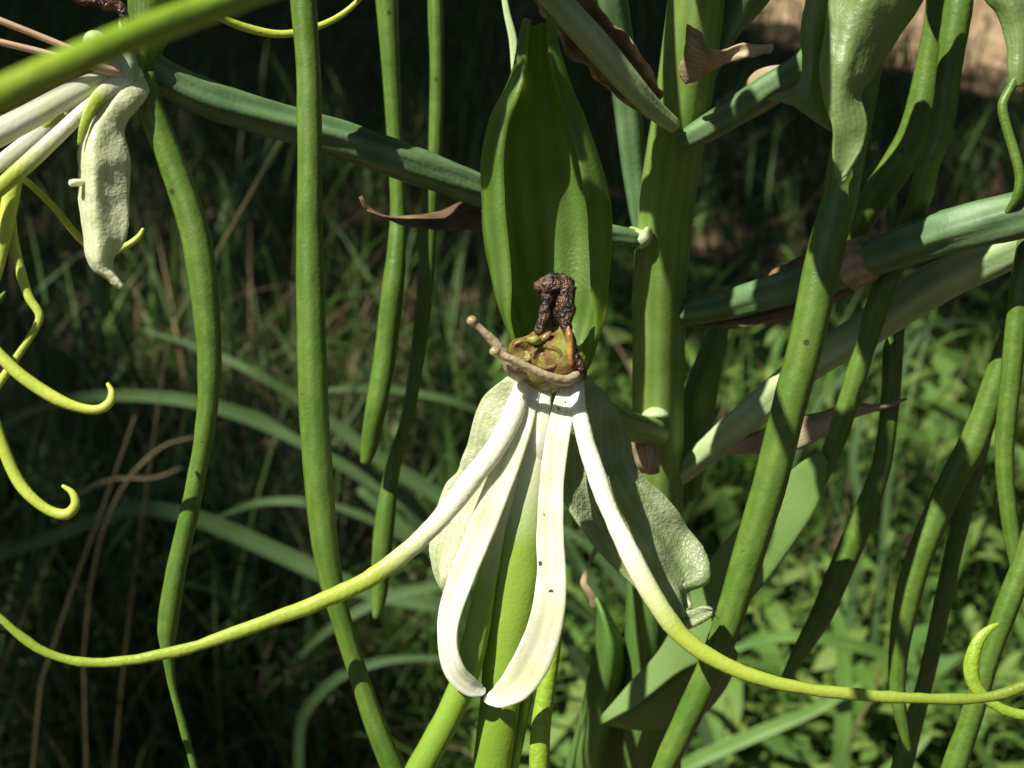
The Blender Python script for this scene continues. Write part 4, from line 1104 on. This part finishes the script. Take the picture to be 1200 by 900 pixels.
blade([(212, 548, 400, 2.4), (180, 560, 400, 5.4), (130, 562, 402, 6.0), (90, 580, 404, 4.2)], 'straw', 'short dry strip of grass beside the bowed spur', DG, flat=0.3, bend=0.0)
blade([(1036, 780, 430, 2.4), (1020, 820, 430, 4.8), (1004, 850, 430, 4.8), (996, 870, 432, 4.2)], 'straw', 'short dry straw under the long filament end', DG, flat=0.4, bend=0.0)

# ------------------------------------------------------------------ flowers higher on the same stem, above the picture, some added to cast shade
def upper_flower(label, px, py, d, k, join, flip=1):
    """hood, two sepals, straps, filaments and an ovary that joins the stem"""
    t = thing('orchid_flower', label, 'flower', U(px, py, d))
    X = lambda x, y, z=0: (px + flip * x * k, py + y * k, d + z * k)
    W = lambda x, y, z, w_: (*X(x, y, z), w_ * k)
    rows = []
    for y, hw, A, D in ((0, 30, 100, 34), (-50, 60, 120, 55), (-120, 74, 132, 64), (-220, 72, 136, 62), (-300, 52, 138, 44), (-350, 28, 138, 22), (-400, 18, 138, 16)):
        rows.append([X(hw * math.sin(rad(A) * (2 * j / 16 - 1)), y, D * math.cos(rad(A) * (2 * j / 16 - 1)) * px2m(d) * 1000) for j in range(17)])
    sheet('hood', rows, M['hood'], t, nu=20, nv=30, th=0.4, wr=0.1)
    sheet('lateral_sepal', [[X(-30, 5, 0), X(-15, 8, -0.4), X(0, 10, 0)], [X(-90, 60, 1), X(-50, 70, -0.4), X(-20, 70, 0.5)], [X(-120, 140, 2), X(-75, 160, 0), X(-30, 160, 1)],
                            [X(-130, 220, 2), X(-100, 240, 0.4), X(-60, 240, 1)], [X(-105, 270, 1), X(-100, 272, 1), X(-92, 272, 1)]], M['sepal_dull'], t, th=0.3, wr=0.5, ws=250)
    sheet('lateral_sepal', [[X(30, 5, 0), X(15, 8, -0.4), X(0, 10, 0)], [X(90, 60, 2), X(60, 66, 0), X(20, 70, 0.5)], [X(140, 140, 4), X(95, 160, 1), X(40, 160, 1)],
                            [X(180, 220, 4), X(140, 240, 1.4), X(90, 240, 1)], [X(165, 280, 2), X(160, 282, 2), X(152, 282, 2)]], M['sepal_dull'], t, th=0.3, wr=0.5, ws=250, seed=3)
    tube('column', [W(0, -110, -1.5, 40), W(0, -70, -2, 40), W(0, -40, -2.4, 60), W(0, -10, -2.6, 80), W(0, 10, -2, 60)], M['column'], t, sides=16, flat=0.6)
    tube('ovary', [W(0, 0, 0, 34), (px * 0.6 + join[0] * 0.4, py * 0.6 + join[1] * 0.4, d * 0.55 + join[2] * 0.45, 36 * k), (*join, 24)], M['ovary'], t, sides=18, ribs=(6, 0.08, 0.3))
    return t
upper_flower('unseen flower added on the upper stem to shade the hanging spurs', 660, -340, 82, 0.9, (858, -330, 111))  # added out of view so its shadow darkens the right-hand spurs
upper_flower('unseen flower carrying the blurred filament, added to shade the hanging spurs', 430, -440, 80, 0.85, (862, -370, 111))  # holds the near filament, placed out of view to shade the right-hand spurs
upper_flower('flower on the upper stem above the glossy beaded spur', 1130, -340, 106, 0.85, (868, -390, 111))
upper_flower('flower on the upper stem above the tall smooth spur', 322, -520, 101, 0.9, (866, -400, 111), -1)
upper_flower('unseen flower added on the upper stem to shade the green hood', 413, -270, 90, 0.60, (850, -300, 111))  # extra flower added out of view to keep sun off the hood
